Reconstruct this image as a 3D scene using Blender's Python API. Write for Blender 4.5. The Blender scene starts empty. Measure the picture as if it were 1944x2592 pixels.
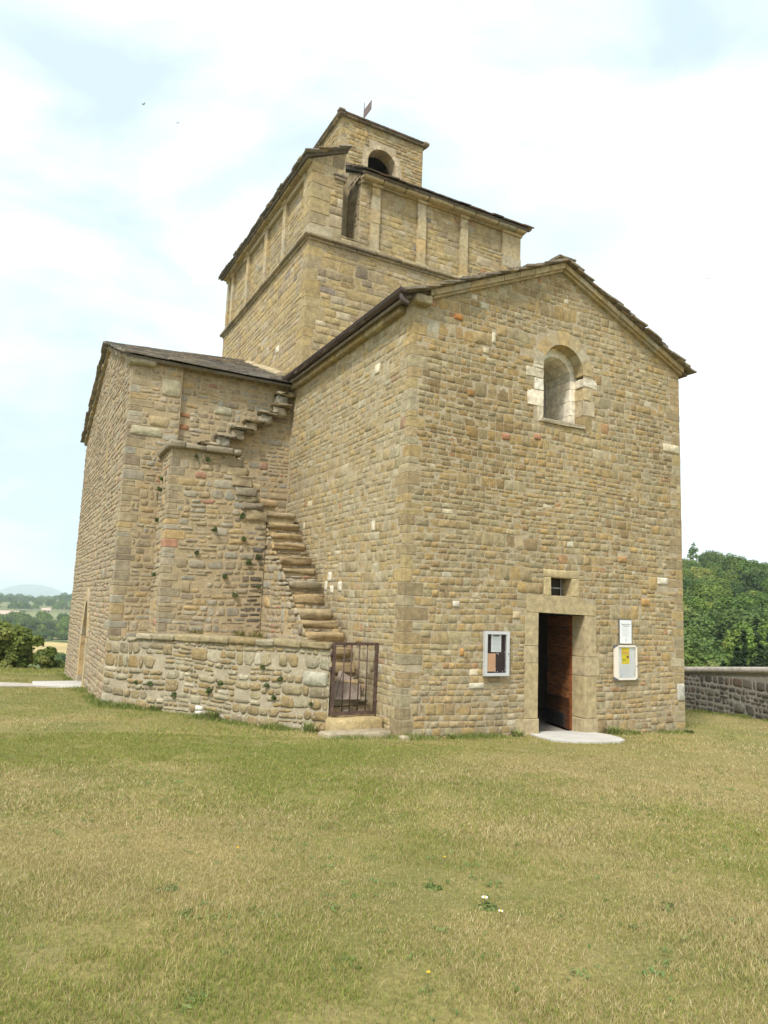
import bpy, math, random
import numpy as np
from mathutils import Vector, Matrix
from mathutils.geometry import tessellate_polygon

# ------------------------------------------------------------------ camera, sky, sun, exposure
scene = bpy.context.scene
COL = scene.collection
R_ = math.radians
cam_d = bpy.data.cameras.new('camera')
cam = bpy.data.objects.new('camera', cam_d)
COL.objects.link(cam)
cam_d.sensor_fit = 'HORIZONTAL'
cam_d.sensor_width = 36.0
cam_d.lens = 36.0 * 1782.36 / 1944.0
cam_d.clip_start = 0.05
cam_d.clip_end = 30000
CAM = Vector((-5.9012, -10.3392, 2.0833))
_r = Vector((0.88094658, -0.47167635, 0.03813852))
_u = Vector((-0.09770542, -0.10244063, 0.98992907))
_f = Vector((0.46301919, 0.87580097, 0.13633005))
_m = Matrix((_r, _u, -_f)).transposed().to_4x4()
_m.translation = CAM
cam.matrix_world = _m
scene.camera = cam

SUN_DIR = Vector((-0.50, -0.36, 0.80)).normalized()        # towards the sun
SUN_EL = math.asin(SUN_DIR.z)
SUN_ROT = math.atan2(SUN_DIR.x, SUN_DIR.y)
world = bpy.data.worlds.new('World')
scene.world = world
world.use_nodes = True
nt = world.node_tree
nt.nodes.clear()
N_ = nt.nodes.new
L_ = nt.links.new
out = N_('ShaderNodeOutputWorld')
bg = N_('ShaderNodeBackground')
sky = N_('ShaderNodeTexSky')
sky.sky_type = 'NISHITA'
sky.sun_disc = False
sky.sun_elevation = SUN_EL
sky.sun_rotation = SUN_ROT
sky.dust_density = 2.0
sky.ozone_density = 1.0
bg.inputs['Strength'].default_value = 0.10
tc = N_('ShaderNodeTexCoord')
mp = N_('ShaderNodeMapping')
mp.inputs['Scale'].default_value = (1.0, 1.0, 2.3)
mp.inputs['Location'].default_value = (0.35, 0.12, 0.4)
n1 = N_('ShaderNodeTexNoise')
n1.inputs['Scale'].default_value = 2.3
n1.inputs['Detail'].default_value = 9
n1.inputs['Roughness'].default_value = 0.52
n1.inputs['Distortion'].default_value = 0.35
cr = N_('ShaderNodeValToRGB')
cr.color_ramp.elements[0].position = 0.33
cr.color_ramp.elements[0].color = (0.04, 0.04, 0.04, 1)
cr.color_ramp.elements[1].position = 0.64
cr.color_ramp.elements[1].color = (1, 1, 1, 1)
n2 = N_('ShaderNodeTexNoise')
n2.inputs['Scale'].default_value = 3.2
n2.inputs['Detail'].default_value = 6
cr2 = N_('ShaderNodeValToRGB')
cr2.color_ramp.elements[0].position = 0.3
cr2.color_ramp.elements[0].color = (6.0, 6.5, 6.7, 1)
cr2.color_ramp.elements[1].position = 0.62
cr2.color_ramp.elements[1].color = (9.0, 9.1, 9.1, 1)
# thin veil over the blue so that it stays pale
veil = N_('ShaderNodeMix')
veil.data_type = 'RGBA'
veil.inputs[0].default_value = 0.85
veil.inputs[7].default_value = (4.3, 5.3, 5.8, 1)
mixc = N_('ShaderNodeMix')
mixc.data_type = 'RGBA'
L_(tc.outputs['Generated'], mp.inputs['Vector'])
L_(mp.outputs[0], n1.inputs['Vector'])
L_(mp.outputs[0], n2.inputs['Vector'])
# the clouds thin out over the valley to the north-east
dotn = N_('ShaderNodeVectorMath'); dotn.operation = 'DOT_PRODUCT'
dotn.inputs[1].default_value = Vector((0.11, 0.93, 0.35)).normalized()
L_(tc.outputs['Generated'], dotn.inputs[0])
thin = N_('ShaderNodeMapRange')
thin.inputs[1].default_value = 0.86; thin.inputs[2].default_value = 1.0
thin.inputs[3].default_value = 0.055; thin.inputs[4].default_value = -0.17
L_(dotn.outputs['Value'], thin.inputs[0])
addn = N_('ShaderNodeMath'); addn.operation = 'ADD'
L_(n1.outputs['Fac'], addn.inputs[0]); L_(thin.outputs[0], addn.inputs[1])
L_(addn.outputs[0], cr.inputs['Fac'])
L_(n2.outputs['Fac'], cr2.inputs['Fac'])
L_(sky.outputs[0], veil.inputs[6])
# one small separate cloud beside the tower
dot2 = N_('ShaderNodeVectorMath'); dot2.operation = 'DOT_PRODUCT'
dot2.inputs[1].default_value = (_f + _r*((512-972)/1782.36) - _u*((690-1296)/1782.36)).normalized()
jit = N_('ShaderNodeMath'); jit.operation = 'MULTIPLY_ADD'
jit.inputs[1].default_value = 0.0011
n3 = N_('ShaderNodeTexNoise'); n3.inputs['Scale'].default_value = 42; n3.inputs['Detail'].default_value = 5
L_(tc.outputs['Generated'], n3.inputs['Vector'])
L_(tc.outputs['Generated'], dot2.inputs[0])
L_(n3.outputs['Fac'], jit.inputs[0]); L_(dot2.outputs['Value'], jit.inputs[2])
puff = N_('ShaderNodeMapRange'); puff.interpolation_type = 'SMOOTHSTEP'
puff.inputs[1].default_value = 1.00030; puff.inputs[2].default_value = 1.00062
L_(jit.outputs[0], puff.inputs[0])
mx_ = N_('ShaderNodeMath'); mx_.operation = 'MAXIMUM'
L_(cr.outputs[0], mx_.inputs[0]); L_(puff.outputs[0], mx_.inputs[1])
L_(mx_.outputs[0], mixc.inputs[0])
L_(veil.outputs[2], mixc.inputs[6])
L_(cr2.outputs[0], mixc.inputs[7])
L_(mixc.outputs[2], bg.inputs['Color'])
L_(bg.outputs[0], out.inputs['Surface'])

sun_d = bpy.data.lights.new('sun', 'SUN')
sun_d.energy = 2.3
sun_d.angle = R_(10)
sun_d.color = (1.0, 0.95, 0.86)
sun = bpy.data.objects.new('sun', sun_d)
COL.objects.link(sun)
sun.rotation_euler = SUN_DIR.to_track_quat('Z', 'Y').to_euler()
sun.location = (-10, -10, 30)

vs = scene.view_settings
vs.view_transform = 'Standard'
vs.look = 'None'
vs.exposure = 0.93
vs.gamma = 1.0
scene.cycles.volume_step_rate = 4.0
scene.cycles.max_bounces = 8
scene.cycles.volume_bounces = 2
scene.cycles.use_denoising = True

rng = random.Random(11)
nprng = np.random.default_rng(5)

# ------------------------------------------------------------------ helpers
class MB:
    """collects faces and becomes ONE mesh object; every face carries a tint"""
    def __init__(s):
        s.v = []; s.f = []; s.c = []; s.m = []; s.s = []
    def add(s, verts, faces, col=(1, 1, 1), mat=0, smooth=False):
        o = len(s.v)
        s.v.extend(verts)
        for f in faces:
            s.f.append(tuple(i + o for i in f))
            s.c.append(col); s.m.append(mat); s.s.append(smooth)
    def box(s, a, b, col=(1, 1, 1), mat=0):
        x0, y0, z0 = a; x1, y1, z1 = b
        s.add([(x0,y0,z0),(x1,y0,z0),(x1,y1,z0),(x0,y1,z0),(x0,y0,z1),(x1,y0,z1),(x1,y1,z1),(x0,y1,z1)],
              [(0,3,2,1),(4,5,6,7),(0,1,5,4),(1,2,6,5),(2,3,7,6),(3,0,4,7)], col, mat)
    def rock(s, a, b, r=0.02, j=0.008, col=(1, 1, 1), mat=0, frame=None):
        """a box with chamfered, slightly uneven edges (a dressed or weathered stone)"""
        x0, y0, z0 = a; x1, y1, z1 = b
        r = min(r, 0.4*(x1-x0), 0.4*(y1-y0), 0.4*(z1-z0))
        xs = [x0, x0+r, (x0+x1)/2, x1-r, x1]; ys = [y0, y0+r, (y0+y1)/2, y1-r, y1]; zs = [z0, z0+r, (z0+z1)/2, z1-r, z1]
        idx = {}; V = []
        for i in range(5):
            for k in range(5):
                for l in range(5):
                    e = (i in (0, 4)) + (k in (0, 4)) + (l in (0, 4))
                    if e == 0: continue
                    p = [xs[i], ys[k], zs[l]]
                    if e >= 2:
                        q = 0.55 if e == 2 else 0.7
                        for ax, ii, arr in ((0, i, xs), (1, k, ys), (2, l, zs)):
                            if ii in (0, 4): p[ax] += (r*q*(1 if ii == 0 else -1))*0.6
                    p = [c + rng.uniform(-j, j) for c in p]
                    idx[(i, k, l)] = len(V)
                    V.append(tuple(frame(*p)) if frame else tuple(p))
        F = []
        for a_ in range(4):
            for b_ in range(4):
                F.append((idx[(a_,b_,0)], idx[(a_,b_+1,0)], idx[(a_+1,b_+1,0)], idx[(a_+1,b_,0)]))
                F.append((idx[(a_,b_,4)], idx[(a_+1,b_,4)], idx[(a_+1,b_+1,4)], idx[(a_,b_+1,4)]))
                F.append((idx[(a_,0,b_)], idx[(a_+1,0,b_)], idx[(a_+1,0,b_+1)], idx[(a_,0,b_+1)]))
                F.append((idx[(a_,4,b_)], idx[(a_,4,b_+1)], idx[(a_+1,4,b_+1)], idx[(a_+1,4,b_)]))
                F.append((idx[(0,a_,b_)], idx[(0,a_,b_+1)], idx[(0,a_+1,b_+1)], idx[(0,a_+1,b_)]))
                F.append((idx[(4,a_,b_)], idx[(4,a_+1,b_)], idx[(4,a_+1,b_+1)], idx[(4,a_,b_+1)]))
        s.add(V, F, col, mat, r > .0125)
    def tube(s, pts, r, n=8, col=(1, 1, 1), mat=0, cap=True):
        rings = []
        V = []
        rs = r if isinstance(r, (list, tuple)) else [r]*len(pts)
        for i, p in enumerate(pts):
            p = Vector(p)
            d = (Vector(pts[min(i+1, len(pts)-1)]) - Vector(pts[max(i-1, 0)])).normalized()
            a = d.orthogonal().normalized() if i == 0 else (a - d*a.dot(d)).normalized()
            b = d.cross(a)
            for k in range(n):
                t = 2*math.pi*k/n
                V.append(tuple(p + rs[i]*(math.cos(t)*a + math.sin(t)*b)))
        F = []
        for i in range(len(pts)-1):
            for k in range(n):
                F.append((i*n+k, i*n+(k+1) % n, (i+1)*n+(k+1) % n, (i+1)*n+k))
        if cap:
            F.append(tuple(range(n))[::-1]); F.append(tuple(range((len(pts)-1)*n, len(pts)*n)))
        s.add(V, F, col, mat, True)
    def build(s, name, mats, parent=None, origin=None, smooth=None):
        if origin is None:
            origin = (0, 0, 0)
        off = Vector(origin) if parent is None else world_loc(parent)
        me = bpy.data.meshes.new(name)
        V = np.array(s.v, dtype=np.float64).reshape(-1, 3) - np.array(off)
        me.from_pydata(V.tolist(), [], s.f)
        if not isinstance(mats, (list, tuple)): mats = [mats]
        for m in mats: me.materials.append(m)
        n = len(s.f)
        me.polygons.foreach_set('material_index', np.array(s.m, dtype=np.int32))
        me.polygons.foreach_set('use_smooth', np.array(s.s, dtype=bool))
        at = me.attributes.new('tint', 'FLOAT_COLOR', 'FACE')
        c = np.ones((n, 4), dtype=np.float32); c[:, :3] = np.array(s.c, dtype=np.float32).reshape(-1, 3)
        at.data.foreach_set('color', c.ravel())
        me.update()
        o = bpy.data.objects.new(name, me)
        COL.objects.link(o)
        if parent is not None:
            o.parent = parent
        else:
            o.location = off
        return o

def world_loc(o):
    p = Vector(o.location)
    while o.parent is not None:
        o = o.parent; p += Vector(o.location)
    return p

def tag(o, label=None, cat=None, group=None, kind=None):
    if label: o['label'] = label
    if cat: o['category'] = cat
    if group: o['group'] = group
    if kind: o['kind'] = kind
    return o

def empty(name, loc, label, cat, group=None):
    o = bpy.data.objects.new(name, None)
    COL.objects.link(o); o.location = loc
    o.empty_display_size = 0.3
    return tag(o, label, cat, group)

class Fr:
    """a wall's own frame: u along, v up, d out of the wall"""
    def __init__(s, O, U, Nn, Vv=(0, 0, 1)):
        s.O = Vector(O); s.U = Vector(U).normalized(); s.N = Vector(Nn).normalized(); s.V = Vector(Vv).normalized()
        s.flip = s.U.cross(s.V).dot(s.N) < 0
    def __call__(s, u, v, d=0.0):
        p = s.O + s.U*u + s.V*v + s.N*d
        return (p.x, p.y, p.z)

def fan(fr, F):
    return [tuple(reversed(f)) for f in F] if fr.flip else F

def panel(mb, fr, outer, holes=(), col=(1, 1, 1), mat=0, d=0.0):
    polys = [[Vector((u, v, 0)) for u, v in outer]] + [[Vector((u, v, 0)) for u, v in h] for h in holes]
    flat = [p for pl in polys for p in pl]
    tris = tessellate_polygon(polys)
    F = []
    for t in tris:
        a, b, c = (flat[i] for i in t)
        if (b-a).cross(c-a).z < 0: t = (t[0], t[2], t[1])
        F.append(tuple(t))
    mb.add([fr(p.x, p.y, d) for p in flat], fan(fr, F), col, mat)

def band(mb, fr, pts, d0, d1, col=(1, 1, 1), mat=0, close=False, smooth=False):
    n = len(pts)
    V = [fr(u, v, d0) for u, v in pts] + [fr(u, v, d1) for u, v in pts]
    F = []
    for i in range(n if close else n-1):
        k = (i+1) % n
        F.append((i, k, n+k, n+i))
    mb.add(V, F, col, mat, smooth)

def prism(mb, fr, pts, d0, d1, col=(1, 1, 1), mat=0):
    """closed solid: outline pushed from d0 out to d1"""
    n = len(pts)
    area = sum(pts[i][0]*pts[(i+1) % n][1] - pts[(i+1) % n][0]*pts[i][1] for i in range(n))
    if area < 0: pts = pts[::-1]
    V = [fr(u, v, d0) for u, v in pts] + [fr(u, v, d1) for u, v in pts]
    F = [tuple(range(n))[::-1], tuple(range(n, 2*n))] + [(i, (i+1) % n, n+(i+1) % n, n+i) for i in range(n)]
    mb.add(V, fan(fr, F), col, mat)

def stone(mb, fr, pts, h, col, base=-.03, ins=.018, bulge=.003, mat=1, rough=.003):
    n = len(pts)
    tv = rng.uniform(-.02, .045); tu = rng.uniform(-.03, .03)     # faces lean a little, mostly proud at the foot
    cx = sum(p[0] for p in pts)/n; cy = sum(p[1] for p in pts)/n
    V = [fr(u, v, base) for u, v in pts]
    V += [fr(u, v, h*0.5 - tv*(v-cy) + tu*(u-cx)*.5) for u, v in pts]
    for u, v in pts:
        dx, dy = u-cx, v-cy
        L = math.hypot(dx, dy) + 1e-6
        k = max(0.5, 1 - ins/L)
        V.append(fr(cx+dx*k, cy+dy*k, h - tv*dy + tu*dx*.5 + rng.uniform(-rough, rough)))
    V.append(fr(cx, cy, h + bulge))
    F = []
    for i in range(n):
        k = (i+1) % n
        F.append((i, k, n+k, n+i)); F.append((n+i, n+k, 2*n+k, 2*n+i)); F.append((2*n+i, 2*n+k, 3*n))
    mb.add(V, fan(fr, F), col, mat, True)

def clip_poly(pts, clip):
    outp = pts
    m = len(clip)
    for i in range(m):
        a = clip[i]; b = clip[(i+1) % m]
        ex, ey = b[0]-a[0], b[1]-a[1]
        side = lambda p: ex*(p[1]-a[1]) - ey*(p[0]-a[0])
        inp = outp; outp = []
        for k in range(len(inp)):
            p, q = inp[k], inp[(k+1) % len(inp)]
            sp, sq = side(p), side(q)
            if sp >= 0: outp.append(p)
            if sp*sq < 0:
                t = sp/(sp-sq)
                outp.append((p[0]+t*(q[0]-p[0]), p[1]+t*(q[1]-p[1])))
        if len(outp) < 3: return None
    return outp

def parea(p):
    return 0.5*abs(sum(p[i][0]*p[(i+1) % len(p)][1] - p[(i+1) % len(p)][0]*p[i][1] for i in range(len(p))))

TS = [0.0, 0.30, 0.62, 0.95, 1.3, 1.57, 1.85, 2.2, 2.55, 2.85, 3.14, 3.45, 3.75, 4.1, 4.45, 4.71, 5.0, 5.35, 5.7, 6.0]
def blob(u0, u1, v0, v1, p, jit):
    """squarish outline: superellipse of exponent p, roughened"""
    a, b = (u1-u0)/2, (v1-v0)/2
    cx, cy = (u0+u1)/2, (v0+v1)/2
    sk = rng.uniform(-jit, jit)*0.9
    tp = rng.uniform(-jit, jit)*1.2
    step = 1 if max(a, b) > 0.07 else 2
    R = []
    for t in TS[::step]:
        c, s = math.cos(t), math.sin(t)
        x = math.copysign(abs(c)**(2/p), c); y = math.copysign(abs(s)**(2/p), s)
        k = 1 + rng.uniform(-jit, jit)*0.35
        x2 = x*k*(1 + tp*y*0.5); y2 = y*k + sk*x*0.5
        R.append((cx + a*x2, cy + b*min(1.0, max(-1.0, y2))))
    return R

def pick(pal):
    r = rng.random()*sum(w for _, w in pal)
    for c, w in pal:
        r -= w
        if r <= 0: break
    k = rng.uniform(0.90, 1.10); h = rng.uniform(-0.04, 0.04)
    return (max(0, c[0]*k*(1+h)), c[1]*k, max(0, c[2]*k*(1-h)))

PAL_FACADE = [((0.371,0.286,0.154), 8), ((0.380,0.278,0.129), 5), ((0.356,0.296,0.177), 6), ((0.302,0.222,0.117), 3.4), ((0.425,0.362,0.236), 2.2), ((0.367,0.225,0.117), .25), ((0.577,0.520,0.392), .10), ((0.342,0.289,0.167), 1.6)]
PAL_NORTH = [((0.385,0.311,0.182), 8), ((0.390,0.299,0.150), 4), ((0.374,0.324,0.213), 6), ((0.310,0.252,0.155), 1.6), ((0.429,0.380,0.264), 2.0), ((0.370,0.247,0.150), .22), ((0.571,0.520,0.369), .08), ((0.342,0.289,0.171), 1.6)]
PAL_QUOIN = [((.372,.290,.165), 5), ((.355,.300,.19), 4), ((.39,.30,.15), 4), ((.32,.25,.145), 3), ((.42,.36,.24), 2)]
PAL_RUBBLE = [((0.360,0.293,0.188), 6), ((0.319,0.266,0.182), 4), ((0.371,0.329,0.252), 4), ((0.268,0.217,0.153), 2.4), ((0.412,0.308,0.164), 2), ((0.371,0.212,0.146), .25), ((0.330,0.308,0.252), 2.0)]
PAL_PINK = [((0.351,0.275,0.185), 5), ((0.323,0.285,0.209), 5), ((0.380,0.304,0.190), 4), ((0.332,0.233,0.176), 1.5), ((0.285,0.233,0.166), 2)]
PAL_TOWER = [((0.377,0.297,0.160), 8), ((0.387,0.299,0.148), 5), ((0.363,0.293,0.180), 6), ((0.294,0.231,0.148), 1.4), ((0.421,0.356,0.245), 2), ((0.363,0.226,0.123), .22), ((0.255,0.211,0.172), .7)]
PAL_LOW = [((0.302,0.251,0.148), 5), ((0.270,0.211,0.112), 4), ((0.325,0.291,0.199), 4), ((0.224,0.189,0.121), 2), ((0.286,0.211,0.100), 2.2), ((0.425,0.385,0.284), .7)]
PAL_FAR = [((0.099,0.090,0.077), 5), ((0.074,0.068,0.062), 4), ((0.124,0.115,0.096), 3), ((0.105,0.081,0.062), 2)]
PAL_ASHLAR = [((0.424,0.345,0.213), 5), ((0.433,0.331,0.181), 3), ((0.406,0.354,0.254), 3)]
PAL_PALE = [((0.618,0.552,0.426), 3), ((0.680,0.625,0.524), 3), ((0.577,0.500,0.372), 2)]

class Sty:
    def __init__(s, pal, band=(.20,.34), rows=(.085,.17), w=(.14,.40), joint=.010, p=6.0, jit=.10, h=(.008,.026), ins=.018, seg=(.5,1.5), drift=.012, miss=0.0, tone=None):
        s.__dict__.update(locals())

def fill(mb, fr, u0, u1, v0, v1, st, clip=None, holes=()):
    v = v0
    ph = rng.uniform(0, 6)
    while v < v1 - 0.02:
        B = rng.uniform(*st.band)
        if v + B > v1 - st.rows[0]: B = v1 - v
        a0, a1 = u0, u1
        u = a0
        while u < a1 - 0.01:
            sg = rng.uniform(*st.seg)
            if u + sg > a1 - 0.3: sg = a1 - u
            k = max(1, int(round(B/rng.uniform(*st.rows))))
            if rng.random() < .13 and B < .30: k = 1
            cuts = [0.0]
            ws = [rng.uniform(0.7, 1.3) for _ in range(k)]
            for w_ in ws: cuts.append(cuts[-1] + w_/sum(ws))
            for r in range(k):
                y0, y1 = v + B*cuts[r], v + B*cuts[r+1]
                iv = [(u, u+sg)]
                for (a, b, c, d) in holes:
                    ov = min(y1, d) - max(y0, c)
                    if ov > 0.25*(y1-y0):
                        nv = []
                        for (p, q) in iv:
                            if b <= p or a >= q: nv.append((p, q)); continue
                            if a > p: nv.append((p, a))
                            if b < q: nv.append((b, q))
                        iv = nv
                for (p, q) in iv:
                    x = p
                    while x < q - 0.015:
                        w_ = rng.uniform(*st.w) * (1.15 if (y1-y0) > st.rows[1]*0.9 else 0.9)
                        if x + w_ > q - st.w[0]*0.75: w_ = q - x
                        if w_ > st.w[1]*1.35: w_ *= 0.5
                        if rng.random() >= st.miss:
                            g = st.joint*rng.uniform(0.5, 1.25)*0.5
                            if w_ - 2*g > 0.02 and (y1-y0) - 2*g > 0.02:
                                pts = blob(x+g, x+w_-g, y0+g, y1-g, st.p*rng.uniform(.7, 1.4), st.jit)
                                if st.drift:
                                    pts = [(px, py + st.drift*math.sin(px*1.9 + ph + v*1.3)) for px, py in pts]
                                if clip:
                                    pts = clip_poly(pts, clip)
                                if pts and parea(pts) > 0.0012:
                                    c = pick(st.pal)
                                    if st.tone:
                                        t = st.tone(x+w_/2, (y0+y1)/2); c = tuple(ci*ti for ci, ti in zip(c, t))
                                    stone(mb, fr, pts, rng.uniform(*st.h), c, ins=st.ins*rng.uniform(.7, 1.3))
                        x += w_
            u += sg
        v += B

def quoins(mb, F1, F2, edge1, edge2, v0, v1, pal, s1=1, s2=1, la=(.30,.55), lb=(.16,.28), hh=(.20,.36), proud=.012, rr=.012):
    """corner stones shared by two faces. edgeN is the u of the corner in that face, sN the direction away from it"""
    h1, h2 = [], []
    v = v0; k = 0
    while v < v1 - 0.05:
        h = rng.uniform(*hh)
        if v + h > v1 - hh[0]*0.7: h = v1 - v
        a = rng.uniform(*la); b = rng.uniform(*lb)
        if k % 2: a, b = b, a
        a *= rng.uniform(.75, 1.15); b *= rng.uniform(.75, 1.15)
        c = pick(pal)
        pr = proud*rng.uniform(.55, 1.2)
        A1 = Vector(F1(edge1, 0, 0)); D1 = F1.U*s1; D2 = F2.U*s2
        def frame(x, y, z, A1=A1, D1=D1, D2=D2):
            return A1 + D1*x + D2*y + Vector((0, 0, z - 0))
        z0 = v - 0; g = .005
        base = A1.z
        def frame2(x, y, z): return Vector((A1.x, A1.y, base)) + D1*x + D2*y + Vector((0, 0, z))
        if D1.cross(D2).z < 0:
            fr2 = lambda x, y, z: frame2(y, x, z)
            mb.rock((-pr, -pr, v+g), (b, a, v+h-g), rr, .003, c, 1, fr2)
        else:
            mb.rock((-pr, -pr, v+g), (a, b, v+h-g), rr, .003, c, 1, frame2)
        h1.append((min(edge1, edge1+s1*(a+.006)), max(edge1, edge1+s1*(a+.006)), v, v+h))
        h2.append((min(edge2, edge2+s2*(b+.006)), max(edge2, edge2+s2*(b+.006)), v, v+h))
        v += h; k += 1
    return h1, h2

def arc(cx, cz, r, a0, a1, n, ry=None):
    ry = ry or r
    return [(cx + r*math.cos(a0 + (a1-a0)*i/n), cz + ry*math.sin(a0 + (a1-a0)*i/n)) for i in range(n+1)]

def voussoirs(mb, fr, cx, cz, r0, r1, n, d0, d1, pal, a0=0.0, a1=math.pi, gap=.006, ir=0.0):
    ws = [rng.uniform(.8, 1.2) for _ in range(n)]
    t = a0
    for w in ws:
        da = (a1-a0)*w/sum(ws)
        g = gap/r1
        rr = r1 + rng.uniform(-ir, ir)
        inner = arc(cx, cz, r0, t+g*r1/r0*.5, t+da-g*r1/r0*.5, 4)
        outer = arc(cx, cz, rr, t+g*.5, t+da-g*.5, 4)
        prism(mb, fr, inner[::-1] + outer if False else outer + inner[::-1], d0, d1 + rng.uniform(-.002, .003), pick(pal), 1)
        t += da

# ------------------------------------------------------------------ materials
def new_mat(name):
    m = bpy.data.materials.new(name)
    m.use_nodes = True
    nt = m.node_tree
    b = nt.nodes['Principled BSDF']
    b.inputs['Specular IOR Level'].default_value = 0.25
    return m, nt, b

def nnode(nt, t, **kw):
    n = nt.nodes.new(t)
    for k, v in kw.items(): setattr(n, k, v)
    return n

def mixrgb(nt, fac, a, b, mode='MIX'):
    m = nnode(nt, 'ShaderNodeMix', data_type='RGBA', blend_type=mode)
    for s, v in ((0, fac), (6, a), (7, b)):
        if hasattr(v, 'is_linked') or hasattr(v, 'links'): nt.links.new(v, m.inputs[s])
        elif s == 0: m.inputs[0].default_value = v
        else: m.inputs[s].default_value = (*v, 1) if len(v) == 3 else v
    return m.outputs[2]

def noise(nt, vec, scale, detail=4, rough=.55, dist=0.0):
    n = nnode(nt, 'ShaderNodeTexNoise')
    n.inputs['Scale'].default_value = scale; n.inputs['Detail'].default_value = detail
    n.inputs['Roughness'].default_value = rough; n.inputs['Distortion'].default_value = dist
    nt.links.new(vec, n.inputs['Vector'])
    return n.outputs['Fac']

def ramp(nt, fac, p0, c0, p1, c1):
    r = nnode(nt, 'ShaderNodeValToRGB')
    r.color_ramp.elements[0].position = p0; r.color_ramp.elements[0].color = (*c0, 1) if len(c0) == 3 else c0
    r.color_ramp.elements[1].position = p1; r.color_ramp.elements[1].color = (*c1, 1) if len(c1) == 3 else c1
    nt.links.new(fac, r.inputs['Fac'])
    return r.outputs[0]

def bump(nt, b, h, dist, strength=1.0):
    n = nnode(nt, 'ShaderNodeBump')
    n.inputs['Distance'].default_value = dist; n.inputs['Strength'].default_value = strength
    nt.links.new(h, n.inputs['Height']); nt.links.new(n.outputs[0], b.inputs['Normal'])

def stone_mat(name, speck=.35, stain=.35, lichen=0.0, bd=.006, tint=(1, 1, 1)):
    m, nt, b = new_mat(name)
    at = nnode(nt, 'ShaderNodeAttribute', attribute_name='tint')
    g = nnode(nt, 'ShaderNodeNewGeometry').outputs['Position']
    c = at.outputs['Color']
    if tint != (1, 1, 1): c = mixrgb(nt, 1.0, c, tint, 'MULTIPLY')
    f1 = noise(nt, g, 9.0, 6, .62)
    c = mixrgb(nt, 1.0, c, ramp(nt, f1, .30, (.66,.65,.63), .72, (1.27,1.25,1.20)), 'MULTIPLY')
    f2 = noise(nt, g, 60.0, 5, .7)
    c = mixrgb(nt, 1.0, c, ramp(nt, f2, .30, (1-speck, 1-speck, 1-speck), .58, (1.08, 1.08, 1.07)), 'MULTIPLY')
    f5 = noise(nt, g, 22.0, 6, .7, .4)
    c = mixrgb(nt, ramp(nt, f5, .60, (0,0,0), .70, (.42,.42,.42)), c, (.56,.50,.38))
    c = mixrgb(nt, ramp(nt, f5, .26, (.45,.45,.45), .36, (0,0,0)), c, (.15,.115,.07))
    f3 = noise(nt, g, .9, 7, .6, .5)
    c = mixrgb(nt, ramp(nt, f3, .48, (0,0,0), .74, (stain, stain, stain)), c, (.17,.145,.105))
    if lichen:
        f4 = noise(nt, g, 26.0, 4, .6, .3)
        c = mixrgb(nt, ramp(nt, f4, .60, (0,0,0), .66, (lichen, lichen, lichen)), c, (.56,.54,.48))
    nt.links.new(c, b.inputs['Base Color'])
    b.inputs['Roughness'].default_value = .92
    h1 = noise(nt, g, 30.0, 9, .72)
    bump(nt, b, h1, bd, .9)
    return m

def mortar_mat(name, c1, c2, bd=.008):
    m, nt, b = new_mat(name)
    g = nnode(nt, 'ShaderNodeNewGeometry').outputs['Position']
    c = ramp(nt, noise(nt, g, 5.0, 7, .65), .3, c1, .7, c2)
    c = mixrgb(nt, ramp(nt, noise(nt, g, 17.0, 6, .7, .5), .56, (0,0,0), .66, (.75,.75,.75)), c, tuple(min(.66, v*1.32+.03) for v in c2))
    f2 = noise(nt, g, 90.0, 4, .7)
    c = mixrgb(nt, 1.0, c, ramp(nt, f2, .32, (.72,.71,.69), .6, (1.06,1.06,1.06)), 'MULTIPLY')
    nt.links.new(c, b.inputs['Base Color'])
    b.inputs['Roughness'].default_value = .95
    bump(nt, b, noise(nt, g, 55.0, 7, .7), bd, .9)
    return m

def plain_mat(name, col, rough=.6, metal=0.0, var=.15, scale=8.0, bd=0.0, bscale=40.0, spec=.3):
    m, nt, b = new_mat(name)
    g = nnode(nt, 'ShaderNodeTexCoord').outputs['Object']
    f = noise(nt, g, scale, 6, .6)
    lo = tuple(max(0, c*(1-var)) for c in col); hi = tuple(c*(1+var) for c in col)
    nt.links.new(ramp(nt, f, .3, lo, .7, hi), b.inputs['Base Color'])
    b.inputs['Roughness'].default_value = rough; b.inputs['Metallic'].default_value = metal
    b.inputs['Specular IOR Level'].default_value = spec
    if bd: bump(nt, b, noise(nt, g, bscale, 6, .65), bd, .8)
    return m

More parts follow.
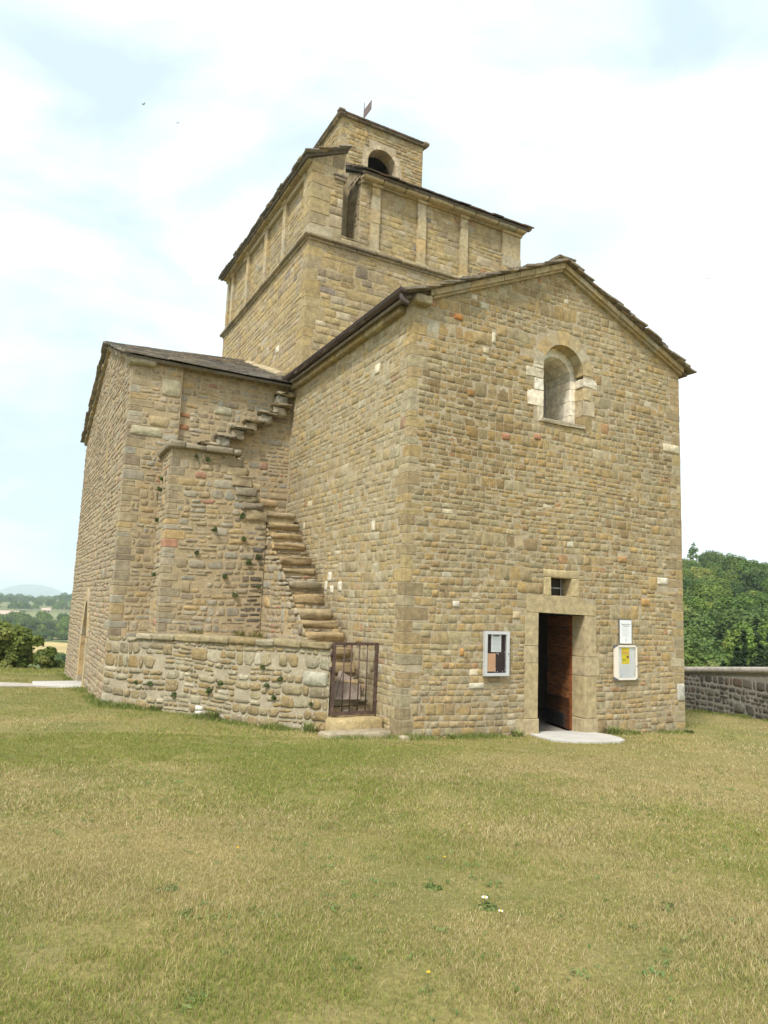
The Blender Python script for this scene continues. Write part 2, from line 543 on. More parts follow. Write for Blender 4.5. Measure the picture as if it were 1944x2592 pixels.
def tint_mat(name, rough=.8, var=.2, scale=6.0, bd=0.0, bscale=30, trans=0.0, obj_var=0.0):
    """colour from the mesh's own tint attribute, with a little noise"""
    m, nt, b = new_mat(name)
    at = nnode(nt, 'ShaderNodeAttribute', attribute_name='tint')
    g = nnode(nt, 'ShaderNodeTexCoord').outputs['Object']
    f = noise(nt, g, scale, 5, .6)
    c = mixrgb(nt, 1.0, at.outputs['Color'], ramp(nt, f, .3, (1-var,)*3, .7, (1+var,)*3), 'MULTIPLY')
    if obj_var:
        oi = nnode(nt, 'ShaderNodeObjectInfo').outputs['Random']
        c = mixrgb(nt, 1.0, c, ramp(nt, oi, 0.0, (1-obj_var*.9, 1-obj_var*.7, 1-obj_var*.6), 1.0, (1+obj_var*1.5, 1+obj_var, 1+obj_var*.3)), 'MULTIPLY')
    nt.links.new(c, b.inputs['Base Color'])
    b.inputs['Roughness'].default_value = rough
    if trans:
        tr = nnode(nt, 'ShaderNodeBsdfTranslucent')
        nt.links.new(c, tr.inputs['Color'])
        mx = nnode(nt, 'ShaderNodeMixShader'); mx.inputs[0].default_value = trans
        o = nt.nodes['Material Output']
        nt.links.new(b.outputs[0], mx.inputs[1]); nt.links.new(tr.outputs[0], mx.inputs[2]); nt.links.new(mx.outputs[0], o.inputs['Surface'])
    if bd: bump(nt, b, noise(nt, g, bscale, 6, .65), bd, .8)
    return m

M = {}
M['stone'] = stone_mat('wall_stone', .36, .34, .0, .009)
M['rubble'] = stone_mat('rubble_stone', .34, .35, .25)
M['lowstone'] = stone_mat('low_wall_stone', .34, .40, .55)
M['tower'] = stone_mat('tower_stone', .34, .55, .0, .008)
M['ashlar'] = stone_mat('dressed_stone', .16, .14, 0, .003)
M['coping'] = stone_mat('weathered_coping', .35, .65, .5)
M['farstone'] = stone_mat('boundary_stone', .3, .2, .15)
M['mortar'] = mortar_mat('lime_mortar', (.33,.27,.18), (.48,.41,.29))
M['mortar_n'] = mortar_mat('lime_mortar_pale', (.34,.275,.165), (.45,.38,.25))
M['mortar_r'] = mortar_mat('sandy_mortar', (.35,.275,.165), (.46,.37,.235))
M['mortar_low'] = mortar_mat('grey_mortar', (.31,.265,.185), (.43,.38,.28))
M['mortar_far'] = mortar_mat('boundary_mortar', (.20,.19,.165), (.30,.285,.25))
M['slate'] = stone_mat('roof_slab', .35, .35, .25, .006)
M['gutter'] = plain_mat('brown_zinc', (.075,.052,.045), .42, .3, .2, 3.0, 0, spec=.5)
M['iron'] = plain_mat('rusty_iron', (.105,.068,.055), .7, .2, .45, 14.0, .002, 60)
M['darkiron'] = plain_mat('dark_iron', (.03,.03,.032), .55, .3, .3, 14.0)
M['alu'] = plain_mat('anodised_frame', (.62,.63,.64), .38, .35, .05, 3.0, spec=.5)
M['white'] = plain_mat('white_enamel', (.80,.79,.75), .45, 0, .03, 2.0, spec=.4)
M['paper'] = plain_mat('white_paper', (.72,.74,.74), .8, 0, .03, 5.0)
M['cream'] = plain_mat('cream_plastic', (.74,.68,.58), .5, 0, .03, 3.0)
M['orangepaper'] = plain_mat('salmon_paper', (.66,.40,.24), .8, 0, .06, 9.0)
M['yellow'] = plain_mat('yellow_print', (.78,.62,.03), .7, 0, .04, 9.0)
M['orangeink'] = plain_mat('orange_print', (.72,.38,.08), .7, 0, .04, 9.0)
M['greenink'] = plain_mat('green_print', (.22,.34,.05), .7, 0, .04, 9.0)
M['blueink'] = plain_mat('blue_print', (.10,.33,.60), .7, 0, .04, 9.0)
M['brownink'] = plain_mat('brown_print', (.22,.11,.04), .7, 0, .2, 30.0)
M['ink'] = plain_mat('grey_ink', (.20,.20,.22), .8, 0, .05, 9.0)
M['softink'] = plain_mat('faint_ink', (.52,.54,.56), .8, 0, .05, 9.0)
M['felt'] = plain_mat('brown_felt', (.045,.030,.028), .9, 0, .15, 30.0)
M['corner'] = plain_mat('grey_corner', (.12,.125,.14), .5, 0, .1, 9.0)
M['wood'] = plain_mat('grey_board', (.24,.19,.155), .8, 0, .22, 7.0, .002, 30)
M['door'] = None
M['plaster'] = plain_mat('old_plaster', (.30,.275,.24), .95, 0, .2, 2.0, .004, 30)
M['concrete'] = plain_mat('pale_concrete', (.47,.455,.42), .9, 0, .10, 2.5, .003, 60)
M['gravel'] = plain_mat('path_gravel', (.42,.385,.335), .95, 0, .16, 4.0, .006, 90)
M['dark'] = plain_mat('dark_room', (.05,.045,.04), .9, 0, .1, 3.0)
M['leaf'] = tint_mat('leaf', .6, .25, 1.5, trans=.28)
M['treeleaf'] = tint_mat('tree_leaf', .65, .2, .25, trans=.25, obj_var=.30)
M['bark'] = plain_mat('bark', (.10,.08,.06), .9, 0, .3, 10.0)
M['housewall'] = plain_mat('house_wall', (.55,.45,.36), .9, 0, .06, 1.0)
M['tileroof'] = plain_mat('tile_roof', (.46,.35,.28), .9, 0, .12, 2.0)
M['housedark'] = plain_mat('house_opening', (.08,.07,.07), .6, 0, .1, 2.0)
M['petal'] = plain_mat('white_petal', (.82,.82,.80), .7, 0, .03, 9.0)
M['ypetal'] = plain_mat('yellow_petal', (.80,.50,.02), .7, 0, .05, 9.0)
M['bird'] = plain_mat('dark_feather', (.05,.05,.055), .8, 0, .1, 9.0)

def wood_door():
    m, nt, b = new_mat('door_wood')
    g = nnode(nt, 'ShaderNodeNewGeometry').outputs['Position']
    mp = nnode(nt, 'ShaderNodeMapping'); mp.inputs['Scale'].default_value = (2.0, 2.0, 14.0)
    nt.links.new(g, mp.inputs['Vector'])
    f = noise(nt, mp.outputs[0], 2.4, 8, .65, .6)
    c = ramp(nt, f, .34, (.085,.036,.018), .68, (.38,.155,.060))
    at = nnode(nt, 'ShaderNodeAttribute', attribute_name='tint')
    c = mixrgb(nt, 1.0, c, at.outputs['Color'], 'MULTIPLY')
    nt.links.new(c, b.inputs['Base Color']); b.inputs['Roughness'].default_value = .6
    bump(nt, b, noise(nt, mp.outputs[0], 9.0, 6, .7), .004, .8)
    return m
M['door'] = wood_door()
def glass():
    m, nt, b = new_mat('case_glass')
    b.inputs['Base Color'].default_value = (1, 1, 1, 1)
    b.inputs['Roughness'].default_value = .02
    b.inputs['Transmission Weight'].default_value = 1.0
    b.inputs['IOR'].default_value = 1.05
    return m
M['glass'] = glass()
# ------------------------------------------------------------------ the church
W, E, A = 6.85, 7.49, 9.0
YT, TX, YT2, ET, AT = 5.86, -3.86, 16.15, 7.48, 9.38
XT, YW, YW2, ZS, ZE = 0.02, 5.54, 13.5, 11.42, 13.58
XT2 = W - XT
XB, XB2, YB, YB2, ZB = 1.94, 4.90, 8.31, 11.3, 17.32

church = empty('church', (3.4, 7.0, 0), 'old tan stone church with square bell tower, stone slab roofs and outside stair', 'church')
root = church

FW = Fr((0, 0, 0), (1, 0, 0), (0, -1, 0))            # west gable wall (facade)
FN = Fr((0, 0, 0), (0, 1, 0), (-1, 0, 0))            # nave, north side
FS = Fr((W, 0, 0), (0, 1, 0), (1, 0, 0))             # nave, south side

def tone_facade(u, v):
    t = 1.0 + .10*math.sin(u*1.1+1.0)*math.sin(v*.8+.5)
    if v < 1.0: return (t*1.02, t*1.03, t*1.10)
    k = math.exp(-((u-1.9)/1.5)**2 - ((v-5.6)/1.7)**2)
    return (t*(1-.16*k), t*(1-.19*k), t*(1-.24*k))

ST_F = Sty(PAL_FACADE, band=(.18,.36), rows=(.085,.150), w=(.09,.26), joint=.014, p=8, jit=.17, h=(-.001,.010), ins=.006, seg=(.4,1.5), drift=.014, tone=tone_facade)
ST_N = Sty(PAL_NORTH, band=(.20,.36), rows=(.09,.165), w=(.11,.34), joint=.013, p=8, jit=.16, h=(-.001,.008), ins=.006, seg=(.5,1.6), drift=.012)
ST_R = Sty(PAL_RUBBLE, band=(.22,.40), rows=(.08,.18), w=(.10,.38), joint=.040, p=4.2, jit=.32, h=(-.002,.014), ins=.014, seg=(.3,1.1), drift=.02, miss=.05)
ST_P = Sty(PAL_PINK, band=(.22,.36), rows=(.085,.17), w=(.13,.36), joint=.024, p=5, jit=.22, h=(.000,.022), ins=.014, seg=(.4,1.4), drift=.006)
ST_T = Sty(PAL_TOWER, band=(.24,.40), rows=(.14,.23), w=(.20,.52), joint=.010, p=8, jit=.10, h=(.001,.010), ins=.009, seg=(.6,2.0), drift=.008)
ST_TU = Sty(PAL_TOWER, band=(.22,.36), rows=(.12,.19), w=(.18,.40), joint=.010, p=8, jit=.10, h=(.001,.010), ins=.009, seg=(.6,2.0), drift=.008)
ST_L = Sty(PAL_LOW, band=(.24,.42), rows=(.07,.20), w=(.10,.44), joint=.030, p=3.2, jit=.34, h=(.004,.032), ins=.022, seg=(.25,.8), drift=.03, miss=.04)

# ---- nave
nv = MB()
cx, zs, ro, ri = 3.5, 6.94, .52, .41      # arched window
win_hole = [(cx-ro, 5.87), (cx+ro, 5.87)] + arc(cx, zs, ro, 0, math.pi, 14)
sw_hole = [(3.2, 2.46), (3.72, 2.46), (3.72, 2.80), (3.2, 2.80)]
facade_outer = [(0, -1), (2.9, -1), (2.9, 2.13), (4.05, 2.13), (4.05, -1), (W, -1), (W, E), (W/2, A), (0, E)]
panel(nv, FW, facade_outer, [win_hole, sw_hole], mat=0)
panel(nv, FN, [(0, -1), (6.0, -1), (6.0, 7.5), (0, 7.5)], mat=0)
panel(nv, FS, [(0, -1), (5.54, -1), (5.54, E), (0, E)], mat=0)
gclip = [(0, -1), (W, -1), (W, E), (W/2, A), (0, E)]
h1, h2 = quoins(nv, FW, FN, 0, 0, -.12, 7.40, PAL_QUOIN, la=(.12,.44), lb=(.10,.34), hh=(.10,.24), proud=.006, rr=.009)
h3, h4 = quoins(nv, FW, FS, W, 0, -.35, 7.36, PAL_QUOIN, s1=-1, la=(.12,.38), lb=(.2,.46), hh=(.12,.24), proud=.006, rr=.009)
fh = h1 + h3 + [(2.60, 4.34, 2.1, 2.45), (2.60, 4.34, -.3, 2.13), (3.02, 3.90, 2.44, 2.95),
      (2.74, 4.26, 5.80, 7.0), (2.75, 4.25, 7.0, 7.2), (2.80, 4.20, 7.2, 7.40), (2.9, 4.1, 7.4, 7.60), (3.12, 3.9, 7.6, 7.74)]
specials = [((6.31, 6.82, 5.68, 5.87), (.64,.57,.42)), ((6.08, 6.39, 2.81, 2.96), (.70,.66,.55)), ((1.36, 1.68, .76, .87), (.62,.58,.47)), ((.98, 1.13, 2.16, 2.27), (.64,.60,.50)),
            ((2.30, 2.46, 2.0, 2.13), (.55,.45,.28)), ((.85, 1.06, 7.40, 7.52), (.46,.21,.07)), ((1.98, 2.18, 5.30, 5.43), (.40,.20,.12)), ((2.75, 2.92, 5.42, 5.54), (.42,.22,.13)),
            ((1.20, 1.36, 6.0, 6.14), (.30,.17,.06)), ((1.72, 1.81, 7.12, 7.34), (.62,.57,.43)), ((1.52, 1.66, 6.88, 7.0), (.56,.48,.32)), ((6.62, 6.84, .42, .78), (.50,.49,.44)),
            ((1.15, 1.24, 1.32, 1.46), (.45,.25,.09)), ((4.95, 5.2, 3.2, 3.33), (.45,.27,.12)), ((5.6, 5.85, 2.35, 2.5), (.46,.28,.11)), ((2.95, 3.2, 3.4, 3.5), (.36,.27,.15))]
fh += [s[0] for s in specials]
fill(nv, FW, 0, W, -.45, A, ST_F, clip=gclip, holes=fh)
for (a, b, c, d), col in specials:
    stone(nv, FW, blob(a+.005, b-.005, c+.005, d-.005, 8, .08), .022, col)
sn = [((1.20, 1.42, 6.55, 6.75), (.70,.64,.50)), ((3.02, 3.2, 2.60, 2.80), (.70,.67,.58)), ((3.22, 3.34, 2.42, 2.62), (.68,.65,.56)), ((2.50, 2.66, 2.40, 2.60), (.66,.62,.53)), ((1.16, 1.28, 3.5, 3.7), (.62,.58,.48)), ((2.9, 3.06, 2.36, 2.52), (.68,.65,.56))]
fill(nv, FN, 0, 5.9, -.3, 7.42, ST_N, holes=h2 + [s[0] for s in sn])
for (a, b, c, d), col in sn:
    stone(nv, FN, blob(a+.005, b-.005, c+.005, d-.005, 8, .08), .022, col)
fill(nv, FS, 0, 5.54, -.6, 7.42, ST_N, holes=h4)
# interior of the nave, seen through the doorway and the window
FI = Fr((0, 1.0, 0), (1, 0, 0), (0, 1, 0))
wi = [(cx-.30, 6.05)] + [(cx+.30, 6.05)] + arc(cx, 6.86, .30, 0, math.pi, 12)
panel(nv, FI, [(.9, -.6), (2.5, -.6), (2.5, 2.35), (4.8, 2.35), (4.8, -.6), (5.95, -.6), (5.95, 7.2), (.9, 7.2)], [wi], mat=2)
def quad(mb, a, b, c, d, mat=0, col=(1, 1, 1)): mb.add([a, b, c, d], [(0, 1, 2, 3)], col, mat)
quad(nv, (2.84, .34, -.6), (2.5, 1.0, -.6), (2.5, 1.0, 2.35), (2.84, .34, 2.13), 2)
quad(nv, (4.14, .34, -.6), (4.8, 1.0, -.6), (4.8, 1.0, 2.35), (4.14, .34, 2.13), 2)
quad(nv, (2.84, .34, 2.13), (4.14, .34, 2.13), (4.8, 1.0, 2.35), (2.5, 1.0, 2.35), 2)
quad(nv, (2.84, .34, 2.13), (4.14, .34, 2.13), (4.14, .34, 2.6), (2.84, .34, 2.6), 2)
nv.box((.85, 1.0, -.6), (.9, 13.0, 7.2), mat=2)
nv.box((5.95, 1.0, -.6), (6.0, 13.0, 7.2), mat=2)
nv.box((.85, 13.0, -.6), (6.0, 13.05, 7.2), mat=2)
nv.box((.85, 1.0, 7.2), (6.0, 13.05, 7.25), mat=2)
nv.box((.85, .3, -.30), (6.0, 13.05, -.16), (.8, .8, .8), mat=2)
o = nv.build('nave_wall', [M['mortar'], M['stone'], M['plaster']], root)

# gable cornice under the slabs, kneeler at its left foot
gc = MB()
sl = (A-E)/(W/2)
th = math.atan(sl)
for side in (0, 1):
    n = 9
    for i in range(n):
        a = i/n; b = (i+1)/n - .003
        xa, xb = a*W/2, b*W/2
        if side == 0 and i == 0: xa = .28
        if side == 0:
            P = [(xa, E+sl*xa-.01), (xb, E+sl*xb-.01), (xb, E+sl*xb+.15), (xa, E+sl*xa+.15)]
        else:
            xa, xb = W-xa+.02*(i == 0), W-xb
            P = [(xb, E+sl*(W-xb)-.01), (xa, E+sl*(W-xa)-.01), (xa, E+sl*(W-xa)+.15), (xb, E+sl*(W-xb)+.15)]
        c = pick(PAL_ASHLAR)
        P2 = [(u, v + (.05 if k < 2 else 0)) for k, (u, v) in enumerate(P)]
        prism(gc, FW, P, -.1, .07, c, 0)
        prism(gc, FW, P2, .07, .13+rng.uniform(-.006, .006), c, 0)
gc.rock((-.04, -.17, 7.46), (.30, .15, 7.62), .03, .008, (.32,.27,.175), 0)
gc.build('gable_cornice', [M['ashlar']], root)

def slab_field(mb, fr, u0, u1, v0, v1, pal, step=.20, w=(.28,.62), ln=.42, th=(.03,.055), tilt=.10, over=.06, clip=None, base=0.0, umin=None, umax=None):
    """rows of flat stone slabs on a roof plane, each tilted a little against the slope"""
    v = v0; row = 0
    while v < v1:
        a = umin(v) if umin else u0
        b = umax(v) if umax else u1
        u = a - rng.uniform(0, over)
        while u < b:
            ww = rng.uniform(*w)
            if u + ww > b - w[0]*.5: ww = b - u + rng.uniform(0, over)
            t = rng.uniform(*th)
            l = ln*rng.uniform(.85, 1.15)
            dv = rng.uniform(-.05, .05)*(1 if row else .6)
            q = v + dv
            j = lambda: rng.uniform(-.016, .016)
            top = min(q+l, v1+.05)
            lo = base + .012 + tilt*(top-q) + rng.uniform(-.01, .012)
            hi = base + .004
            g = .006
            P = [(u+g, q, lo), (u+ww-g, q, lo), (u+ww-g, top, hi), (u+g, top, hi)]
            P = [(x+j(), y+j(), d+j()*.4) for x, y, d in P]
            mid = lambda p, r: ((p[0]+r[0])/2+j(), (p[1]+r[1])/2+j()*1.4, (p[2]+r[2])/2)
            ring = [P[0], mid(P[0], P[1]), P[1], mid(P[1], P[2]), P[2], P[3], mid(P[3], P[0])]
            n = len(ring)
            V = [fr(x, y, d) for x, y, d in ring] + [fr(x, y, d+t) for x, y, d in ring]
            F = [tuple(range(n))[::-1], tuple(range(n, 2*n))] + [(i, (i+1) % n, n+(i+1) % n, n+i) for i in range(n)]
            mb.add(V, fan(fr, F), pick(pal), 0)
            u += ww
        v += step*rng.uniform(.88, 1.12); row += 1

PAL_SLATE = [((0.239,0.199,0.152), 5), ((0.184,0.160,0.131), 4), ((0.303,0.248,0.176), 3), ((0.383,0.311,0.216), 1.5), ((.27,.205,.135), .5)]
PAL_SLATE_T = [((0.281,0.257,0.232), 5), ((0.208,0.194,0.181), 5), ((0.365,0.321,0.267), 3), ((.27,.205,.135), .5)]
PAL_SLATE_R = [((0.168,0.126,0.102), 5), ((0.216,0.126,0.090), 3), ((0.132,0.114,0.096), 3)]

nr = MB()
Ls = math.hypot(W/2+.24, (W/2+.24)*sl)
ze = E + .15 - .24*sl
FrL = Fr((-.24, 0, ze), (0, 1, 0), (-math.sin(th), 0, math.cos(th)), (math.cos(th), 0, math.sin(th)))
FrR = Fr((W+.24, 0, ze), (0, 1, 0), (math.sin(th), 0, math.cos(th)), (-math.cos(th), 0, math.sin(th)))
for fr in (FrL, FrR):
    prism(nr, fr, [(-.05, 0), (5.54, 0), (5.54, Ls), (-.05, Ls)], -.05, 0.0, (.2, .17, .13))
    slab_field(nr, fr, -.18, 5.54, -.04, Ls, PAL_SLATE, step=.17, tilt=.10, over=.10, th=(.022,.042), w=(.22,.55))
for k in range(12):   # ridge slabs
    y = -.2 + k*.48
    nr.rock((W/2-.22, y, A+.20), (W/2+.22, y+.46, A+.25), .015, .012, pick(PAL_SLATE))
nr.build('nave_roof', [M['slate']], root)

# gutter along the north eave
gt = MB()
gx, gz, gr = -.27, 7.64, .085
n = 10
ys = [-.17, 1.3, 2.6, 3.9, 5.2, 5.86, 6.3]
prof = [(gx + gr*math.cos(math.pi+math.pi*k/n), gz + gr*math.sin(math.pi+math.pi*k/n)) for k in range(n+1)]
prof_i = [(gx + (gr-.008)*math.cos(math.pi+math.pi*k/n), gz + (gr-.008)*math.sin(math.pi+math.pi*k/n)) for k in range(n+1)]
pr = prof + prof_i[::-1]
V = []; F = []
for y in (ys[0], ys[-1]):
    V += [(x, y, z) for x, z in pr]
m = len(pr)
for k in range(m): F.append((k, (k+1) % m, m+(k+1) % m, m+k))
gt.add(V, F, smooth=False)
gt.add([(x, ys[0], z) for x, z in prof], [tuple(range(n+1))])
gt.tube([(gx-gr, ys[0], gz), (gx-gr, ys[-1], gz)], .011, 6)
gt.tube([(gx+gr, ys[0], gz), (gx+gr, ys[-1], gz)], .008, 6)
gutter = gt.build('gutter', [M['gutter']], root)
sp = MB()
sp.tube([(gx, -.06, gz-.05), (gx, -.07, gz-.14), (gx+.02, -.09, gz-.20), (gx+.10, -.13, gz-.255)], [.052, .052, .05, .048], 12, cap=False)
sp.tube([(gx+.085, -.122, gz-.245), (gx+.095, -.128, gz-.252)], .046, 12, (0, 0, 0))
sp.build('spout', [M['gutter']], gutter)
for y in ys[1:-1]:
    b = MB()
    b.tube([(gx+(gr+.012)*math.cos(a), y, gz+(gr+.012)*math.sin(a)) for a in [math.pi+math.pi*k/8 for k in range(9)]], .007, 5)
    b.build('bracket', [M['gutter']], gutter)
# stone eave course under the gutter
ec = MB()
y = .28
while y < 5.8:
    l = rng.uniform(.5, .9); l = min(l, 5.84-y)
    ec.rock((-.13, y, 7.40), (.1, y+l-.005, 7.55), .025, .006, pick(PAL_NORTH))
    y += l
ec.build('eave_course', [M['stone']], root)

# ---- doorway
ds = MB()
cA = [(.42,.345,.215), (.40,.325,.19), (.43,.355,.225)]
for (x0, x1, z0, z1, c) in [(2.40,2.93,-.35,.21,0), (2.585,2.90,.21,1.20,1), (2.555,2.90,1.20,1.51,2), (2.585,2.90,1.51,2.14,0),
                            (4.05,4.385,-.35,.16,0), (4.05,4.35,.16,.95,1), (4.05,4.43,.95,1.31,2), (4.05,4.345,1.31,2.10,0)]:
    ds.rock((x0, -.014, z0+.003), (x1, .345, z1-.003), .012, .003, cA[c])
lint = [(2.61, 2.14), (4.34, 2.105), (4.34, 2.27), (4.12, 2.36), (3.93, 2.45), (2.63, 2.455)]
prism(ds, FW, lint, -.345, .018, (.41,.335,.20))
surr = ds.build('door_surround', [M['ashlar']], root)

hx, hy = 4.09, .37
da = Vector((.30, 1.09, 0)).normalized(); dn = Vector((da.y, -da.x, 0))
FD = Fr((hx, hy, 0), da, -dn)
dr = MB()
zb = -.12
for k in range(11):
    z0 = zb + k*.20; z1 = min(z0+.196, 2.10)
    c = rng.uniform(.7, 1.25)
    if k < 3: c *= .45
    prism(dr, FD, [(.09, z0), (1.10, z0), (1.10, z1), (.09, z1)], -.03, .012, (c, c, c))
prism(dr, FD, [(0, zb), (.09, zb), (.09, 2.10), (0, 2.10)], -.04, .02, (1.25, 1.0, .9))
for k in range(10):
    for q in range(8):
        u, v = .2+q*.115, .05+k*.20
        c0 = FD(u, v, .012)
        dr.tube([FD(u, v, .010), FD(u, v, .024), FD(u, v, .031)], [.013, .012, .003], 6, mat=1)
door = dr.build('door', [M['door'], M['darkiron']], root)
kb = MB()
prism(kb, FD, [(.30, zb+.01), (1.09, zb+.01), (1.09, zb+.28), (.30, zb+.28)], .012, .035)
for k in range(4):
    prism(kb, FD, [(.31, zb+.03+k*.065), (1.08, zb+.03+k*.065), (1.08, zb+.075+k*.065), (.31, zb+.075+k*.065)], .035, .047)
kb.build('kick_board', [M['darkiron']], door)
hn = MB()
hn.tube([FD(1.0, 1.0, .012), FD(1.0, 1.0, .05), FD(1.0, 1.12, .05), FD(1.0, 1.12, .012)], .011, 6)
hn.build('handle', [M['darkiron']], door)

# ---- little barred window over the door
sw = MB()
sw.rock((3.0, -.012, 2.80), (3.90, .3, 2.955), .018, .006, (.44,.36,.21))
sw.rock((3.03, -.012, 2.455), (3.20, .3, 2.80), .012, .004, (.45,.37,.21))
sw.rock((3.72, -.012, 2.455), (3.90, .3, 2.80), .012, .004, (.47,.38,.22))
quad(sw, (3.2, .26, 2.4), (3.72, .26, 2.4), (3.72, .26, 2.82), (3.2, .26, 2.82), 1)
swo = sw.build('barred_window', [M['ashlar'], M['dark']], root)
for x in (3.36, 3.58):
    b = MB(); b.tube([(x, .12, 2.44), (x, .12, 2.82)], .011, 6); b.build('bar', [M['darkiron']], swo)
b = MB(); b.box((3.2, .215, 2.605), (3.72, .225, 2.62)); b.box((3.255, .20, 2.44), (3.268, .215, 2.82)); b.box((3.63, .20, 2.44), (3.645, .215, 2.82))
b.build('frame', [M['alu']], swo)

# ---- round arched window in the gable
aw = MB()
voussoirs(aw, FW, cx, zs, ro, .78, 7, -.26, .012, PAL_ASHLAR, ir=.03)
awo = aw.build('arched_window', [M['ashlar'], M['ashlar']], root)
for s_ in (-1, 1):
  jb = MB()
  for (x0, x1, z0, z1, pal) in [(2.84,2.98,5.80,6.10,PAL_PALE), (2.58,2.98,6.10,6.42,PAL_PALE), (2.76,2.98,6.42,6.66,PAL_PALE), (2.54,2.98,6.66,6.86,PAL_PALE), (2.72,2.98,6.86,6.99,PAL_PALE),
                              (4.02,4.24,5.74,6.10,PAL_LOW), (4.02,4.32,6.10,6.42,PAL_ASHLAR), (4.02,4.22,6.42,6.68,PAL_ASHLAR), (4.02,4.38,6.70,6.88,PAL_PALE)]:
    if (x0 > cx) == (s_ > 0): jb.rock((x0, -.012, z0+.003), (x1, .27, z1-.003), .012, .009, pick(pal))
  jb.build('jamb', [M['ashlar']], awo)
ia = MB()
PAL_WHITE = [((.80,.76,.67), 3), ((.76,.71,.61), 3)]
voussoirs(ia, FW, cx, 6.88, ri, .60, 7, -1.0, -.25, PAL_WHITE)
for s in (-1, 1):
    for (z0, z1) in [(5.86,6.14), (6.14,6.44), (6.44,6.70), (6.70,6.88)]:
        xa, xb = (cx+ri, cx+.62) if s > 0 else (cx-.62, cx-ri)
        ia.rock((xa, .25, z0+.003), (xb, .62, z1-.003), .006, .002, pick(PAL_WHITE))
        ia.rock((xa+.03*s*0, .62, z0+.003), (xb, 1.0, z1-.003), .006, .002, pick(PAL_WHITE))
ia.build('inner_arch', [M['ashlar'], M['ashlar']], awo)
si = MB()
si.rock((2.96, -.045, 5.80), (4.04, .25, 5.875), .012, .006, (.40,.35,.26))
si.rock((cx-.45, .25, 5.78), (cx+.45, 1.0, 5.90), .012, .006, (.42,.36,.26))
si.build('sill', [M['ashlar']], awo)
for k in range(26):   # bird spikes on the sill
    pass
spk = MB()
for k in range(30):
    x = 3.25 + k*.02
    spk.tube([(x, .10, 5.87), (x+rng.uniform(-.01, .01), .08, 5.935)], .0022, 4, cap=False)
spk.build('bird_spikes', [M['darkiron']], awo)

# ---- transept
FTW = Fr((0, YT+.12, 0), (1, 0, 0), (0, -1, 0))
FTP = Fr((0, YT, 0), (1, 0, 0), (0, -1, 0))
FTN = Fr((TX, 0, 0), (0, 1, 0), (-1, 0, 0))
tw = MB()
panel(tw, FTW, [(-2.75, -1), (0, -1), (0, 7.56), (-2.75, 7.56)], mat=0)
panel(tw, FTP, [(TX, -1), (-2.75, -1), (-2.75, 7.5), (TX, 7.5)], mat=0)
band(tw, FTP, [(-2.75, 5), (-2.75, 7.5)], 0, -.13)
q1, q2 = quoins(tw, FTP, FTN, TX, YT, -.3, 7.42, PAL_RUBBLE, la=(.22,.50), lb=(.2,.42), hh=(.09,.24), proud=.008, rr=.012)
sp_t = [((-3.2, -2.76, 6.72, 7.14), (.40,.36,.25)), ((-3.42, -2.98, 5.98, 6.22), (.42,.34,.2)), ((-3.8, -3.1, 5.72, 5.95), (.42,.385,.27)), ((-1.95, -1.5, 6.52, 6.74), (.40,.37,.27)), ((-2.72, -2.5, 6.32, 6.44), (.36,.19,.10)), ((-2.72, -2.5, 6.02, 6.16), (.38,.19,.10)), ((-1.15, -.95, 6.2, 6.4), (.37,.2,.11))]
holes_t = [s[0] for s in sp_t]
fill(tw, FTW, -2.75, 0, 1.2, 7.5, ST_R, holes=holes_t)
fill(tw, FTP, TX, -2.75, -.3, 7.42, ST_R, holes=q1 + holes_t)
for (a, b, c, d), col in sp_t:
    stone(tw, FTW if a > -2.76 else FTP, blob(a+.01, b-.01, c+.01, d-.01, 7, .12), .02, col)
# north gable wall with its pointed doorway and slit window
dy0, dy1, dzs, dza = 10.28, 11.50, 1.0, 2.02
def pointed(y0, y1, zs_, za, n=8):
    R = []
    c = (y0+y1)/2; h = (y1-y0)/2
    for i in range(n+1):
        t = i/n; R.append((y1 - h*t, zs_ + (za-zs_)*math.sin(t*math.pi/2)**.9))
    for i in range(1, n+1):
        t = 1 - i/n; R.append((y0 + h*t, zs_ + (za-zs_)*math.sin(t*math.pi/2)**.9))
    return R
dd = pointed(dy0, dy1, dzs, dza)
Ymid = (YT+YT2)/2
outerN = [(YT, -1.4), (dy0, -1.4)] + dd[::-1] + [(dy1, -1.4), (YT2, -1.4), (YT2, ET), (Ymid, AT), (YT, ET)]
slit = [(9.22, 5.35), (9.40, 5.35), (9.40, 6.36), (9.22, 6.36)]
panel(tw, FTN, outerN, [slit], mat=0)
clipN = [(YT, -1.4), (YT2, -1.4), (YT2, ET), (Ymid, AT), (YT, ET)]
fill(tw, FTN, YT, YT2, -.75, AT, ST_P, clip=clipN, holes=q2 + [(9.85, 11.95, -1.4, 1.2), (10.0, 11.8, 1.2, 1.7), (10.4, 11.4, 1.7, 2.3), (9.1, 9.52, 5.2, 6.5)])
for y in (YT2,):
    quad(tw, (TX, y, -1.4), (0, y, -1.4), (0, y, ET), (TX, y, ET), 0)
two = tw.build('transept_wall', [M['mortar_r'], M['rubble']], root)
nd = MB()
outer_d = pointed(9.90, 11.90, 1.05, 2.34)
prism_pts = []
